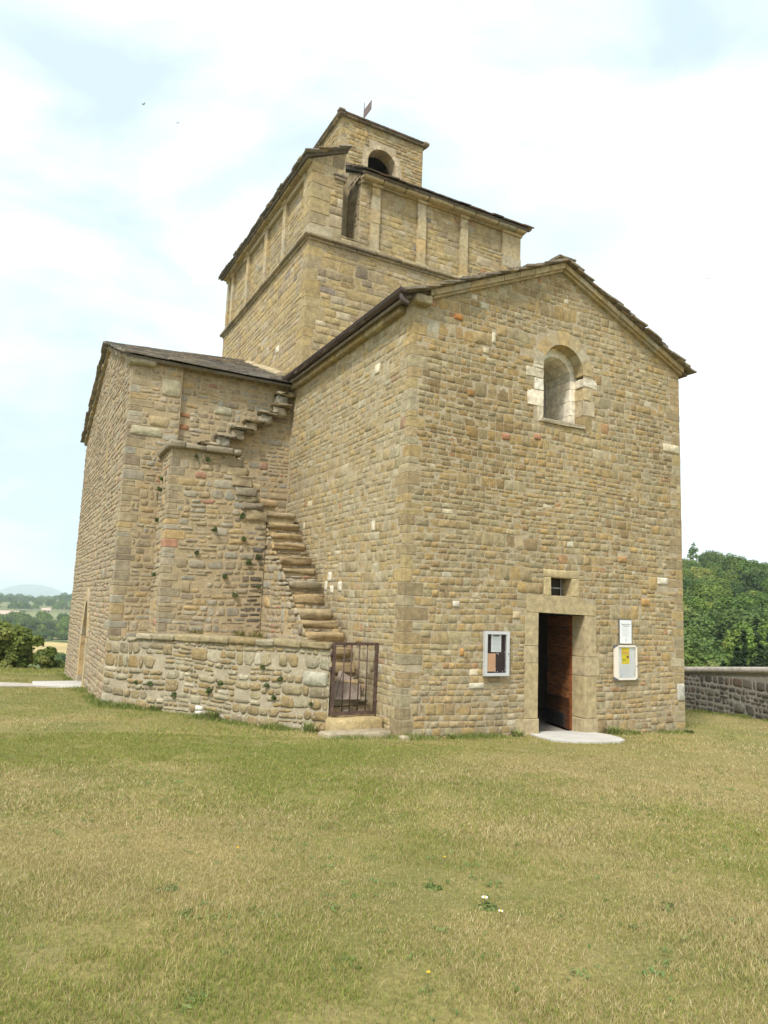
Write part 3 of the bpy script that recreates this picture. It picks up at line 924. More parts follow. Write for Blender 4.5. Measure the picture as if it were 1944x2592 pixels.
# surround blocks: jambs and arch ring
for (a0, a1) in ((9.92, 10.28), (11.50, 11.88)):
    z = -.95
    while z < 1.0:
        h = min(rng.uniform(.32, .6), 1.05-z)
        prism(nd, FTN, [(a0, z), (a1, z), (a1, z+h-.006), (a0, z+h-.006)], -.42, .02, pick(PAL_ASHLAR))
        z += h
for i in range(len(dd)-1):
    prism(nd, FTN, [dd[i], dd[i+1], outer_d[i+1], outer_d[i]], -.42, .02, pick(PAL_ASHLAR))
ndo = nd.build('pointed_doorway', [M['ashlar']], root)
nl = MB()
for k in range(6):
    y0 = dy0 + k*(dy1-dy0)/6
    nl.box((TX+.36, y0+.004, -1.0), (TX+.41, y0+(dy1-dy0)/6-.004, 2.05), (rng.uniform(.5, .9),)*3)
nl.build('door_leaf', [M['door']], ndo)
sw_ = MB()
for (a, b, c, d) in ((9.10, 9.22, 5.30, 6.42), (9.40, 9.52, 5.30, 6.42), (9.10, 9.52, 6.36, 6.52), (9.10, 9.52, 5.2, 5.35)):
    prism(sw_, FTN, [(a, c), (b, c), (b, d), (a, d)], -.25, .015, pick(PAL_ASHLAR))
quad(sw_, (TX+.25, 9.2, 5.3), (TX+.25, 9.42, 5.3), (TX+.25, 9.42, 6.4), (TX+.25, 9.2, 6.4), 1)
sw_.build('slit_window', [M['ashlar'], M['dark']], root)
# transept roof
tr = MB()
tslope = (AT-ET)/(Ymid-YT); tth = math.atan(tslope)
yo = YT - .16
zt = ET + .07 - .16*tslope
LsT = (Ymid-yo)/math.cos(tth)
FTRw = Fr((0, yo, zt), (1, 0, 0), (0, -math.sin(tth), math.cos(tth)), (0, math.cos(tth), math.sin(tth)))
ye = YT2 + .16
FTRe = Fr((0, ye, zt), (1, 0, 0), (0, math.sin(tth), math.cos(tth)), (0, -math.cos(tth), math.sin(tth)))
for fr in (FTRw, FTRe):
    prism(tr, fr, [(TX-.06, 0), (0.0, 0), (0.0, LsT), (TX-.06, LsT)], -.07, 0.0, (.16, .14, .11))
    slab_field(tr, fr, TX-.20, 0.0, -.05, LsT, PAL_SLATE_T, step=.24, w=(.3,.75), tilt=.09, over=.045, th=(.018,.04))
# the old ridge climbs a little towards the tower
tr.v = [(x, y, z + .27*max(0, min(1, (x-TX)/(-TX)))*max(0, min(1, (min(y, 2*Ymid-y)-yo)/(Ymid-yo)))**.6) for x, y, z in tr.v]
tr.build('transept_roof', [M['slate']], root)
tk = MB()
tk.rock((TX-.10, YT-.14, ET-.16), (TX+.50, YT+.2, ET+.0), .05, .012, (.36,.32,.23))
for k in range(26):
    t0, t1 = k/26, (k+1)/26
    for s in (0, 1):
        ya, yb = (YT+t0*(Ymid-YT), YT+t1*(Ymid-YT)) if s == 0 else (YT2-t1*(YT2-Ymid), YT2-t0*(YT2-Ymid))
        za, zb_ = (ET+tslope*(ya-YT), ET+tslope*(yb-YT)) if s == 0 else (ET+tslope*(YT2-ya), ET+tslope*(YT2-yb))
        prism(tk, FTN, [(ya, za-.10), (yb-.004, zb_-.10), (yb-.004, zb_+.0), (ya, za+.0)], -.1, .10+rng.uniform(-.03, .03), pick(PAL_RUBBLE))
tk.build('verge_course', [M['rubble']], root)
fl = MB()
n = 8
for k in range(n):
    ya, yb = 6.70+3.2*k/n, 6.70+3.2*(k+1)/n
    za, zb_ = 8.08+.397*(ya-6.70), 8.08+.397*(yb-6.70)
    j = rng.uniform(-.015, .015)
    V = [(x, y, z+dz+j) for (y, z) in ((ya, za), (yb, zb_)) for (x, dz) in ((-.24, -.16), (-.22, .0), (-.10, .055), (.05, .06), (.05, -.16))]
    fl.add(V, [(q, (q+1) % 5, 5+(q+1) % 5, 5+q) for q in range(5)] + [(4, 3, 2, 1, 0), (5, 6, 7, 8, 9)], (.58,.50,.39))
fl.build('mortar_fillet', [M['mortar_n']], root)
# ---- tower
tl = MB()
FLW = Fr((0, YW, 0), (1, 0, 0), (0, -1, 0))
FLN = Fr((XT, 0, 0), (0, 1, 0), (-1, 0, 0))
tl.box((XT, YW, 6.0), (XT2, YW2, ZS), (.9, .9, .9), 0)
t1, t2 = quoins(tl, FLW, FLN, XT, YW, 7.2, ZS-.05, PAL_TOWER, la=(.30,.60), lb=(.26,.5), hh=(.18,.34), proud=.006, rr=.008)
def tone_tw(u, v):
    k = math.exp(-((u-1.6)/1.1)**2 - ((v-10.6)/.55)**2)
    k *= .6 + .4*math.sin(u*9+v*7)
    return (1-.38*k, 1-.38*k, 1-.30*k)
ST_T1 = Sty(PAL_TOWER, band=(.24,.40), rows=(.14,.23), w=(.20,.52), joint=.010, p=8, jit=.10, h=(.001,.011), ins=.009, seg=(.6,2.0), drift=.008, tone=tone_tw)
fill(tl, FLW, XT, XT2, 7.4, ZS, ST_T1, holes=t1)
fill(tl, FLN, YW, YW2, 7.4, ZS, ST_T, holes=t2 + [(7.32, 7.6, 8.88, 9.1)])
stone(tl, FLN, blob(7.33, 7.58, 8.89, 9.09, 8, .08), .022, (.66,.62,.50))
tl.build('tower_shaft', [M['mortar_n'], M['tower']], root)

sc = MB()
def course_run(mb, p0, p1, z0, z1, outw, pal, seg=(.5, .9), r=.025, back=.06):
    """a projecting course of separate stones along a wall from p0 to p1"""
    p0 = Vector((p0[0], p0[1], 0)); p1 = Vector((p1[0], p1[1], 0))
    D = (p1-p0).normalized(); L = (p1-p0).length
    Nn = Vector(outw[:2]+(0,)).normalized() if isinstance(outw, tuple) else outw
    pro = outw[2]
    t = 0
    while t < L-.02:
        l = rng.uniform(*seg)
        if t + l > L - seg[0]*.6: l = L - t
        right = D.cross(Nn).z > 0
        def frame(x, y, z, t=t):
            if right: return p0 + D*(t+x) + Nn*y + Vector((0, 0, z))
            return p0 + D*(t+l-x) + Nn*y + Vector((0, 0, z))
        mb.rock((.002, -back, z0), (l-.002, pro*rng.uniform(.92, 1.05), z1), r, .006, pick(pal), 0, frame)
        t += l
PAL_SC = [((.30,.25,.165), 4), ((.36,.30,.19), 4), ((.26,.22,.16), 3)]
course_run(sc, (XT-.12, YW), (XT2+.12, YW), ZS-.03, ZS+.07, (0, -1, .13), PAL_SC)
course_run(sc, (XT, YW-.12), (XT, YW2+.12), ZS-.03, ZS+.07, (-1, 0, .13), PAL_SC)
course_run(sc, (XT-.02, YW), (XT2+.02, YW), ZS-.10, ZS-.03, (0, -1, .06), PAL_SC)
course_run(sc, (XT, YW-.02), (XT, YW2+.02), ZS-.10, ZS-.03, (-1, 0, .06), PAL_SC)
sc.build('string_course', [M['coping']], root)

# upper stage: north block with its corner pier, a slot, then the west block
up = MB()
RD = .095
z0 = ZS + .05
FUN = Fr((XT+RD, 0, 0), (0, 1, 0), (-1, 0, 0))
FUW = Fr((0, YW+RD, 0), (1, 0, 0), (0, -1, 0))
nslope = .47
# cores
up.box((XT+RD, YW+.005, z0-.1), (.92, YW2, 13.60), (.9, .9, .9), 0)
up.box((.90, 6.45, z0-.1), (1.50, YW2, 13.9), (.9, .9, .9), 0)
up.box((1.46, YW+RD, z0-.1), (XT2-RD, YW2, 13.60), (.9, .9, .9), 0)
# raking top of the pier's west face and the slope behind it
FP = Fr((0, YW, 0), (1, 0, 0), (0, -1, 0))
prism(up, FP, [(XT, 13.3), (.95, 13.3), (.95, 14.02), (XT, 13.56)], -6.0, 0.0, (.9, .9, .9), 0)
prism(up, FP, [(1.46, 13.3), (XT2-RD, 13.3), (XT2-RD, 13.6), (1.46, 13.6)], -.3, -RD, (.9, .9, .9), 0)
# stones
fill(up, FUN, 6.1, YW2, z0, 13.5, ST_TU)
q1, q2 = quoins(up, FP, FLN, XT, YW, z0, 13.50, PAL_ASHLAR+PAL_TOWER, la=(.40,.60), lb=(.42,.57), hh=(.28,.5), proud=.008)
fill(up, FP, XT, .92, z0, 14.0, Sty(PAL_TOWER, band=(.3,.5), rows=(.15,.36), w=(.2,.42), joint=.01, p=8, jit=.06, h=(.004,.014), ins=.012, seg=(.9,1.0), drift=0), clip=[(XT, 11), (.93, 11), (.93, 14.0), (XT, 13.55)], holes=q1)
FSL = Fr((1.46, 0, 0), (0, 1, 0), (-1, 0, 0))      # left flank of the west block, in the slot
fill(up, FSL, YW+RD, 7.0, z0, 14.5, ST_R, clip=[(YW+RD, 11), (7.0, 11), (7.0, 14.5), (YW+RD, 13.68)])
prism(up, FSL, [(YW+RD, 13.3), (7.6, 13.3), (7.6, 14.9), (YW+RD, 13.62)], -.4, 0.0, (.9, .9, .9), 0)
fill(up, FUW, 1.46, XT2, z0, 13.45, ST_TU)
# pier return on the north side
up.box((XT, YW+.004, z0), (XT+RD+.02, 6.12, 13.55), (.9, .9, .9), 0)
fill(up, FLN, 6.0, 6.12, z0, 13.5, ST_T)
up.rock((.90, YW-.03, z0), (1.48, 6.3, z0+.14), .04, .015, (.36,.29,.17), 1)
up.rock((.88, YW-.02, z0+.12), (1.47, 6.45, z0+.24), .05, .02, (.33,.27,.17), 1)
up.build('tower_wall', [M['mortar_n'], M['tower']], root)

cap = MB()
cap.rock((.62, YW-.07, 13.28), (1.0, 6.0, 13.36), .02, .008, (.24,.20,.15))
cap.rock((.64, YW-.05, 13.18), (.98, 6.0, 13.28), .03, .008, (.30,.24,.17))
cap.build('impost', [M['coping']], root)

def pilaster(u0, u1, fr, base=True, corner=False):
    mb = MB()
    z = z0
    while z < 13.34:
        h = rng.uniform(.30, .62)
        if z + h > 13.15: h = 13.36 - z
        c = pick(PAL_ASHLAR)
        j = rng.uniform(-.012, .012)
        prism(mb, fr, [(u0+j, z+.003), (u1+j, z+.003), (u1+j, z+h-.003), (u0+j, z+h-.003)], -.02, RD*.92+rng.uniform(-.006, .006), c)
        z += h
    p = mb.build('pilaster', [M['ashlar']], root)
    if base:
        b = MB()
        for k, (e, a0, a1) in enumerate(((.05, 0, .06), (.035, .06, .10), (.02, .10, .14))):
            prism(b, fr, [(u0-e, z0+a0), (u1+e, z0+a0), (u1+e, z0+a1), (u0-e, z0+a1)], -.02, RD*.93+e, (.42,.36,.22))
        b.build('base', [M['ashlar']], p)
    c_ = MB()
    prism(c_, fr, [(u0-.015, 13.36), (u1+.015, 13.36), (u1+.045, 13.45), (u0-.045, 13.45)], -.02, RD*.92+.04, (.42,.33,.18))
    c_.build('capital', [M['ashlar']], p)
    return p
for (a, b) in ((1.78, 2.03), (3.22, 3.48), (4.65, 4.90)):
    pilaster(a, b, FUW)
pilaster(6.16, XT2, FUW, base=False)
for (a, b) in ((7.48, 7.73), (9.10, 9.35), (10.94, 11.19), (12.70, 12.96)):
    pilaster(a, b, FUN, base=False)
pilaster(13.28, YW2, FUN, base=False)

# moulded cornice with shallow scallops
co = MB()
def scallops(co, fr, u0, u1, stops):
    edges = [u0] + [x for s in stops for x in s] + [u1]
    for k in range(0, len(edges)-1):
        a, b = edges[k], edges[k+1]
        if b - a < .3 or k % 2: continue
        n = 2 if b-a > .7 else 1
        for i in range(n):
            x0 = a + (b-a)*i/n; x1 = a + (b-a)*(i+1)/n
            m = (x1-x0)/2
            pts = [(x0, 13.47), (x0, 13.41)] + [(x0+m-m*.86*math.cos(t), 13.405+.02*math.sin(t)) for t in [math.pi*q/8 for q in range(9)]] + [(x1, 13.41), (x1, 13.47)]
            prism(co, fr, pts, -.02, .085+rng.uniform(-.01, .01), pick(PAL_ASHLAR))
scallops(co, FUW, 1.46, XT2-.05, [(1.78, 2.03), (3.22, 3.48), (4.65, 4.90), (6.16, XT2-.06)])
co2 = MB()
scallops(co2, FUN, 6.12, YW2, [(7.48, 7.73), (9.10, 9.35), (10.94, 11.19), (12.70, 12.96), (13.28, YW2-.02)])
course_run(co, (1.44, YW+RD), (XT2+.10, YW+RD), 13.46, 13.60, (0, -1, .26), PAL_ASHLAR, r=.05)
course_run(co2, (XT+RD, YW+.02), (XT+RD, YW2+.1), 13.46, 13.58, (-1, 0, .24), PAL_TOWER, r=.04)
co.build('tower_cornice', [M['stone']], root)
co2.build('tower_cornice', [M['stone']], root)

# tower roofs
ro_ = MB()
nth = math.atan(nslope)
FNR = Fr((XT-.20, 0, 13.54), (0, 1, 0), (-math.sin(nth), 0, math.cos(nth)), (math.cos(nth), 0, math.sin(nth)))
Ln = (.97-(XT-.20))/math.cos(nth)
prism(ro_, FNR, [(YW-.06, 0), (YW2+.2, 0), (YW2+.2, Ln), (YW-.06, Ln)], -.04, .03, (.14,.12,.10))
slab_field(ro_, FNR, YW-.16, YW2+.24, -.06, Ln, PAL_SLATE_T, step=.20, tilt=.08, over=.10, th=(.02,.04), base=.02, w=(.22,.5))
Ln2 = (XB-(XT-.20))/math.cos(nth)
prism(ro_, FNR, [(6.9, Ln-.02), (YW2+.2, Ln-.02), (YW2+.2, Ln2), (6.9, Ln2)], -.04, .03, (.14,.12,.10))
slab_field(ro_, FNR, 6.95, YW2+.24, Ln-.1, Ln2, PAL_SLATE_T, step=.22, tilt=.10, over=.04, th=(.035,.06), base=.03)
wsl = (15.62-13.60)/(YB-(YW-.22)); wth = math.atan(wsl)
FWR = Fr((0, YW-.20, 13.58), (1, 0, 0), (0, -math.sin(wth), math.cos(wth)), (0, math.cos(wth), math.sin(wth)))
Lw = (YB-(YW-.20))/math.cos(wth)
prism(ro_, FWR, [(1.42, 0), (XT2+.2, 0), (4.9, Lw), (1.42, Lw)], -.05, .02, (.14,.12,.10))
slab_field(ro_, FWR, 1.40, XT2+.2, -.05, Lw, PAL_SLATE_R, step=.20, tilt=.08, over=.09, th=(.018,.038), base=.02, w=(.22,.5), umax=lambda v: XT2+.26-max(0, v)*(XT2+.2-4.9)/Lw, umin=lambda v: 1.40)
# south and east slopes
ro_.add([(XT2+.2, YW-.2, 13.6), (XT2+.2, YW2+.2, 13.6), (4.9, YB2, 15.6), (4.9, YB, 15.6)], [(0,1,2,3)], (.15,.13,.11))
ro_.add([(XT2+.2, YW2+.2, 13.6), (1.9, YW2+.2, 14.4), (XB, YB2, 15.6), (4.9, YB2, 15.6)], [(0,1,2,3)], (.15,.13,.11))
ro_.rock((XT2+.06, YW-.22, 13.58), (XT2+.26, YW-.02, 13.69), .04, .01, (.34,.29,.2))
ro_.build('tower_roof', [M['slate']], root)

# belfry
be = MB()
FBW = Fr((0, YB, 0), (1, 0, 0), (0, -1, 0))
FBN = Fr((XB, 0, 0), (0, 1, 0), (-1, 0, 0))
bcx, bzs, br_ = 3.40, 16.17, .50
bh = [(bcx-br_, 15.3), (bcx+br_, 15.3)] + arc(bcx, bzs, br_, 0, math.pi, 14)
panel(be, FBW, [(XB, 14.0), (XB2, 14.0), (XB2, ZB), (XB, ZB)], [bh], (.9, .9, .9))
be.box((XB, YB+.02, 14.0), (XB+.5, YB2, ZB), (.9, .9, .9))
be.box((XB2-.5, YB+.02, 14.0), (XB2, YB2, ZB), (.9, .9, .9))
be.box((XB+.5, YB2-.5, 14.0), (XB2-.5, YB2, ZB), (.9, .9, .9))
be.box((XB+.5, YB+.45, 14.0), (XB2-.5, YB2-.5, 15.2), (.5, .5, .5))
panel(be, Fr((0, YB+.45, 0), (1, 0, 0), (0, 1, 0)), [(XB+.5, 15.0), (XB2-.5, 15.0), (XB2-.5, ZB), (XB+.5, ZB)], [bh], (.9, .9, .9))
ST_B = Sty(PAL_FACADE, band=(.2,.34), rows=(.09,.16), w=(.14,.36), joint=.013, p=6, jit=.15, h=(.002,.016), ins=.011, seg=(.4,1.4), drift=.012)
b1, b2 = quoins(be, FBW, FBN, XB, YB, 14.6, ZB-.02, PAL_NORTH, la=(.2,.40), lb=(.18,.36), hh=(.12,.24), proud=.006, rr=.009)
fill(be, FBW, XB, XB2, 14.8, ZB, ST_B, holes=b1 + [(2.70, 4.10, 15.2, 16.3), (2.76, 4.04, 16.3, 16.55), (2.92, 3.88, 16.55, 16.80)])
fill(be, FBN, YB, YB2, 14.4, ZB, ST_B, holes=b2)
be.build('belfry_wall', [M['mortar'], M['stone']], root)
ba = MB()
PAL_BELF = [((.46,.39,.28), 3), ((.50,.43,.31), 3), ((.42,.345,.23), 3)]
voussoirs(ba, FBW, bcx, bzs, br_, .63, 11, -.45, .008, PAL_BELF, ir=.03)
for s in (-1, 1):
    for (a0, a1) in ((15.2, 15.62), (15.62, 15.9), (15.9, 16.17)):
        xa, xb = (bcx+br_, bcx+br_+rng.uniform(.11, .22)) if s > 0 else (bcx-br_-rng.uniform(.11, .22), bcx-br_)
        ba.rock((xa, YB-.01, a0+.004), (xb, YB+.45, a1-.004), .01, .004, pick(PAL_BELF))
ba.build('belfry_arch', [M['ashlar'], M['ashlar']], root)
br = MB()
e = .14
zc = ZB + .05
for (p0, p1, o_) in (((XB-e, YB), (XB2+e, YB), (0, -1, e)), ((XB, YB-e), (XB, YB2+e), (-1, 0, e)), ((XB2, YB-e), (XB2, YB2+e), (1, 0, e)), ((XB-e, YB2), (XB2+e, YB2), (0, 1, e))):
    course_run(br, p0, p1, zc-.06, zc+.0, (o_[0], o_[1], o_[2]*.75), PAL_SLATE, seg=(.25,.5), r=.02)
    course_run(br, p0, p1, zc+.0, zc+.06, o_, PAL_SLATE_R if o_[1] == -1 else PAL_SLATE_T, seg=(.18,.36), r=.02)
br.rock((XB-.17, YB-.17, zc+.0), (XB+.06, YB+.06, zc+.11), .05, .01, (.20,.17,.13))
br.rock((XB2-.06, YB-.17, zc-.03), (XB2+.17, YB+.06, zc+.09), .05, .01, (.30,.26,.2))
ap = ((XB+XB2)/2, (YB+YB2)/2, 18.35)
Q = [(XB-e, YB-e, zc+.05), (XB2+e, YB-e, zc+.05), (XB2+e, YB2+e, zc+.05), (XB-e, YB2+e, zc+.05), ap]
br.add(Q, [(0,1,4), (1,2,4), (2,3,4), (3,0,4), (3,2,1,0)], (.16,.12,.10))
br.build('belfry_roof', [M['slate']], root)
bl = MB()   # bell hanging in the dark opening
prof = [(.0, .52), (.10, .52), (.16, .46), (.20, .30), (.24, .14), (.33, .0), (.30, .0), (.2, .14)]
V = []; F = []; n = 20
for r, z in prof:
    for k in range(n):
        t = 2*math.pi*k/n; V.append((bcx+r*math.cos(t), 9.75+r*math.sin(t), 15.75+z))
for i in range(len(prof)-1):
    for k in range(n): F.append((i*n+k, i*n+(k+1) % n, (i+1)*n+(k+1) % n, (i+1)*n+k))
bl.add(V, F, smooth=True)
bl.tube([(XB+.5, 9.75, 16.32), (XB2-.5, 9.75, 16.32)], .06, 8)
bl.build('bell', [M['darkiron']], root)

# ---- outside stair: buttress, first flight, winders and the cantilevered flight
bt = MB()
FBF = Fr((0, 4.74, 0), (1, 0, 0), (0, -1, 0))
FBL = Fr((-3.07, 0, 0), (0, 1, 0), (-1, 0, 0))
bp = [(-3.07, -.5), (-.9, -.5), (-.9, 3.85), (-1.72, 5.32), (-3.07, 5.32)]
prism(bt, FBF, bp, -1.3, 0.0, (.95, .95, .95), 0)
def tone_bt(u, v):  # crevice shade beside the stair put into the stone tint, plus dark stains
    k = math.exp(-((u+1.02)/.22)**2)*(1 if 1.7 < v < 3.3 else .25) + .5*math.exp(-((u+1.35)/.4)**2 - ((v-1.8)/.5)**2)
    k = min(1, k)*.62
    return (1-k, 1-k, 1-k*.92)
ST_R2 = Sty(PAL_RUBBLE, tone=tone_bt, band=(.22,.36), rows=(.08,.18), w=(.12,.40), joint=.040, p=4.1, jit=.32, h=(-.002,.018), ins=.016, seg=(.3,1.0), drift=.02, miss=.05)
k1, k2 = quoins(bt, FBF, FBL, -3.07, 4.74, 1.2, 5.28, PAL_RUBBLE, la=(.18,.42), lb=(.16,.36), hh=(.08,.20), proud=.010, rr=.012)
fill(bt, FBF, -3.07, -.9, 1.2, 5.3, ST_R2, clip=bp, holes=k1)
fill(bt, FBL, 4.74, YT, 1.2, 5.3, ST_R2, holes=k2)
# ragged stones up the sloping flank
x, z = -.95, 3.98
while z < 5.15:
    h = rng.uniform(.12, .24)
    bt.rock((x-.42, 4.70+rng.uniform(-.02, .03), z-.04), (x+.06, 5.2, z+h-.03), .035, .022, pick(PAL_SC), 1)
    z += h; x -= h*.56
bto = bt.build('buttress', [M['mortar_r'], M['rubble']], root)
bc = MB()
x = -3.16
while x < -1.62:
    l = rng.uniform(.35, .6); l = min(l, -1.58-x)
    bc.rock((x, 4.60+rng.uniform(-.015, .015), 5.31), (x+l-.004, 5.3, 5.44+rng.uniform(-.02, .02)), .03, .010, (.27,.235,.17))
    x += l
bc.rock((-3.18, 5.1, 5.30), (-2.8, 5.55, 5.43), .03, .01, (.29,.25,.18))
bc.rock((-3.17, 5.55, 5.29), (-2.8, 5.86, 5.42), .03, .01, (.30,.26,.19))
bc.box((-2.9, 5.2, 5.2), (-1.62, 5.97, 5.40), (.28,.24,.17))
bc.build('coping', [M['coping']], bto)

ZST = [.52, .79, 1.06, 1.33, 1.60, 1.82, 2.03, 2.31, 2.59, 2.88, 3.12, 3.43, 3.67, 3.92]
YST = [1.02, 1.28, 1.55, 1.82, 2.10, 2.36, 2.66, 3.00, 3.34, 3.66, 3.92, 4.28, 4.46, 4.76]
sm = MB()
for k, (y, z) in enumerate(zip(YST, ZST)):
    y2 = YST[k+1] if k+1 < len(YST) else 5.98
    sm.box((-.88, y+.05, -.5), (-.02, y2+.06, z-.12), (.95, .95, .95), 0)
FSD = Fr((-.885, 0, 0), (0, 1, 0), (-1, 0, 0))
FSR = [Fr((0, y+.05, 0), (1, 0, 0), (0, -1, 0)) for y in YST]
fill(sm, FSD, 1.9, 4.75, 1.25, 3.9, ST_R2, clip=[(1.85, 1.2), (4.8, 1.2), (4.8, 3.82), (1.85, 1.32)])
for fr, z, zp in zip(FSR, ZST, [.25]+ZST):
    fill(sm, fr, -.86, -.04, zp-.02, z-.17, Sty(PAL_RUBBLE, band=(.06,.12), rows=(.05,.1), w=(.10,.3), joint=.02, p=3.6, jit=.25, h=(.008,.03), ins=.02, seg=(.4,.9)))
sm.build('stair_mass', [M['mortar_r'], M['rubble']], root)
PAL_STEP = [((.36,.275,.150), 4), ((.33,.25,.14), 3), ((.38,.315,.20), 2), ((.31,.26,.18), 2)]
for k, (y, z) in enumerate(zip(YST, ZST)):
    s = MB()
    w0 = -.87 + rng.uniform(-.05, .08); w1 = -.06 - rng.uniform(0, .06)
    s.rock((w0, y+rng.uniform(-.03, .02), z-rng.uniform(.13, .19)), (w1, y+.46, z), .035, .024, pick(PAL_STEP))
    s.build('stair_step', [M['rubble']], root)
for (a, b) in [((-.98, 4.98, 4.06), (-.10, 5.9, 4.20)), ((-1.40, 5.02, 4.30), (-.55, 5.9, 4.46)), ((-1.62, 5.05, 4.62), (-.98, 5.95, 4.80)), ((-1.76, 5.1, 4.95), (-1.25, 5.95, 5.12)), ((-1.95, 5.1, 5.20), (-1.45, 5.95, 5.36))]:
    s = MB()
    s.rock(a, b, .04, .018, pick(PAL_STEP))
    s.box((a[0]+.06, a[1]+.05, a[2]-.35), (b[0]-.05, b[1]-.02, a[2]+.02), (.40,.33,.20))
    s.build('stair_step', [M['rubble']], root)
for (x, z) in [(-.12, 7.27), (-.52, 6.98), (-.86, 6.72), (-1.22, 6.46), (-1.52, 6.24), (-1.86, 6.00), (-2.24, 5.76)]:
    s = MB()
    wid = rng.uniform(.40, .52)
    x1 = min(x+wid, -.01)
    if x == -.12: x = -.48
    s.rock((x-.03, 5.70, z-.055), (x1+.02 if x1 < -.1 else x1, 6.05, z+.005), .03, .026, pick(PAL_SC))
    s.rock((x+.01, 5.76, z-.30), (x+.30, 6.05, z-.05), .05, .03, pick(PAL_RUBBLE))
    s.build('stair_slab', [M['rubble']], root)
# ------------------------------------------------------------------ ground shape
def sstep(a, b, x):
    t = np.clip((x-a)/(b-a), 0, 1)
    return t*t*(3-2*t)
def ground_z(x, y):
    x = np.asarray(x, float); y = np.asarray(y, float)
    z = -.03*np.clip(x, -14, 13) - .04*np.clip(y, -16, 20)
    drop = 14.2*sstep(18.6, 62, y) + 2.2*sstep(12.9, 34, x)*(1-sstep(18.6, 62, y))
    r = np.hypot(x, y)
    z = z - drop + .035*np.sin(x*1.1+.7)*np.sin(y*.9)*sstep(3, 6, np.hypot(x-3, y-8))
    return z
def gz(x, y): return float(ground_z(x, y))
def gz_flat(x, y): return gz(x, y)

# ------------------------------------------------------------------ terrace wall, gate and the stones at its foot
P0 = Vector((-3.90, 5.80, 0)); Q0 = Vector((-.90, .85, 0))
TD = (Q0-P0).normalized(); TN = Vector((TD.y, -TD.x, 0)); TL = (Q0-P0).length
FT = Fr(P0, TD, TN)
tw_ = MB()
pl_ = [(P0.x, P0.y), (Q0.x, Q0.y), (-.905, 1.75), (-3.45, 6.0)]
zt_ = [1.26, 1.40, 1.37, 1.26]
tw_.add([(x, y, -.9) for x, y in pl_] + [(x, y, z) for (x, y), z in zip(pl_, zt_)], [(3,2,1,0), (4,5,6,7), (0,1,5,4), (1,2,6,5), (2,3,7,6), (3,0,4,7)])
fill(tw_, FT, .0, TL, -.30, 1.40, ST_L, clip=[(0, -.9), (TL, -.9), (TL, 1.36), (0, 1.30)], holes=[(4.5, 4.66, 1.04, 1.12), (4.98, 5.22, .93, 1.0), (5.22, 5.74, .72, .98), (2.72, 2.92, -.1, .13)])
stone(tw_, FT, blob(5.23, 5.74, .73, .97, 5, .12), .04, (.40,.385,.31))
stone(tw_, FT, blob(2.73, 2.91, -.12, .04, 5, .2), .03, (.66,.65,.60)); stone(tw_, FT, blob(2.73, 2.90, .045, .13, 5, .2), .03, (.68,.67,.62))
z = -.05
FQ = Fr((-.90, .85, 0), (0, 1, 0), (1, 0, 0))
fill(tw_, FQ, .02, 1.0, .2, 1.34, ST_L)
terr = empty('terrace_wall', (-2.4, 3.3, -.05), 'low grey rubble wall with flat coping in front of the outside stair', 'wall')
tw_.build('wall', [M['mortar_low'], M['lowstone']], terr)
fl_ = MB()
fl_.add([(-3.86, 5.85, 1.26), (-.92, .95, 1.36), (-.88, 5.9, 1.36)], [(0, 1, 2)], (.42,.36,.22))
fl_.build('terrace_floor', [M['mortar_r']], terr)
cp = MB()
u = .95
while u < TL-.02:
    l = rng.uniform(.4, .75)
    if u + l > TL-.3: l = TL - u
    zb_ = 1.27 + .10*u/TL
    def fr_c(x, y, zz, u=u): return P0 + TD*(u+x) + TN*y + Vector((0, 0, zz))
    # right-handed: TD x TN points up or down?
    if TD.cross(TN).z > 0: f_ = fr_c
    else: f_ = lambda x, y, zz, u=u, l=l: P0 + TD*(u+l-x) + TN*y + Vector((0, 0, zz))
    cp.rock((.003, -min(.46, .06+(TL-u-l)*.75+.04), zb_), (l-.003, .055+rng.uniform(-.015, .015), zb_+.125+rng.uniform(-.02, .02)), .03, .012, pick(PAL_LOW), 0, f_)
    u += l
cp.build('coping', [M['coping']], terr)

gate = empty('iron_gate', (-.45, .83, .27), 'rusty brown iron gate of four upright bars closing the outside stair', 'gate')
fm = MB()
gx0, gx1, gz0, gz1, gy = -.875, -.015, .27, 1.49, .83
fm.box((gx0, gy-.02, gz0), (gx0+.05, gy+.02, gz1)); fm.box((gx1-.05, gy-.02, gz0), (gx1, gy+.02, gz1))
fm.box((gx0+.05, gy-.02, gz1-.05), (gx1-.05, gy+.02, gz1-.001)); fm.box((gx0+.05, gy-.02, gz0+.001), (gx1-.05, gy+.02, gz0+.06))
fm.build('frame', [M['iron']], gate)
for k in range(4):
    x = gx0+.05 + (k+1)*(gx1-gx0-.10)/5 + (.012 if k == 0 else 0)
    b = MB(); b.tube([(x, gy, gz0+.055), (x, gy, gz1-.048)], .0115, 8); b.build('bar', [M['iron']], gate)
for (x, z) in ((gx0-.03, 1.29), (gx0-.03, 1.03), (gx1+.02, 1.10), (gx1+.02, .52)):
    h = MB(); h.tube([(x, gy, z-.045), (x, gy, z+.045)], .022, 8); h.build('hinge', [M['iron']], gate)

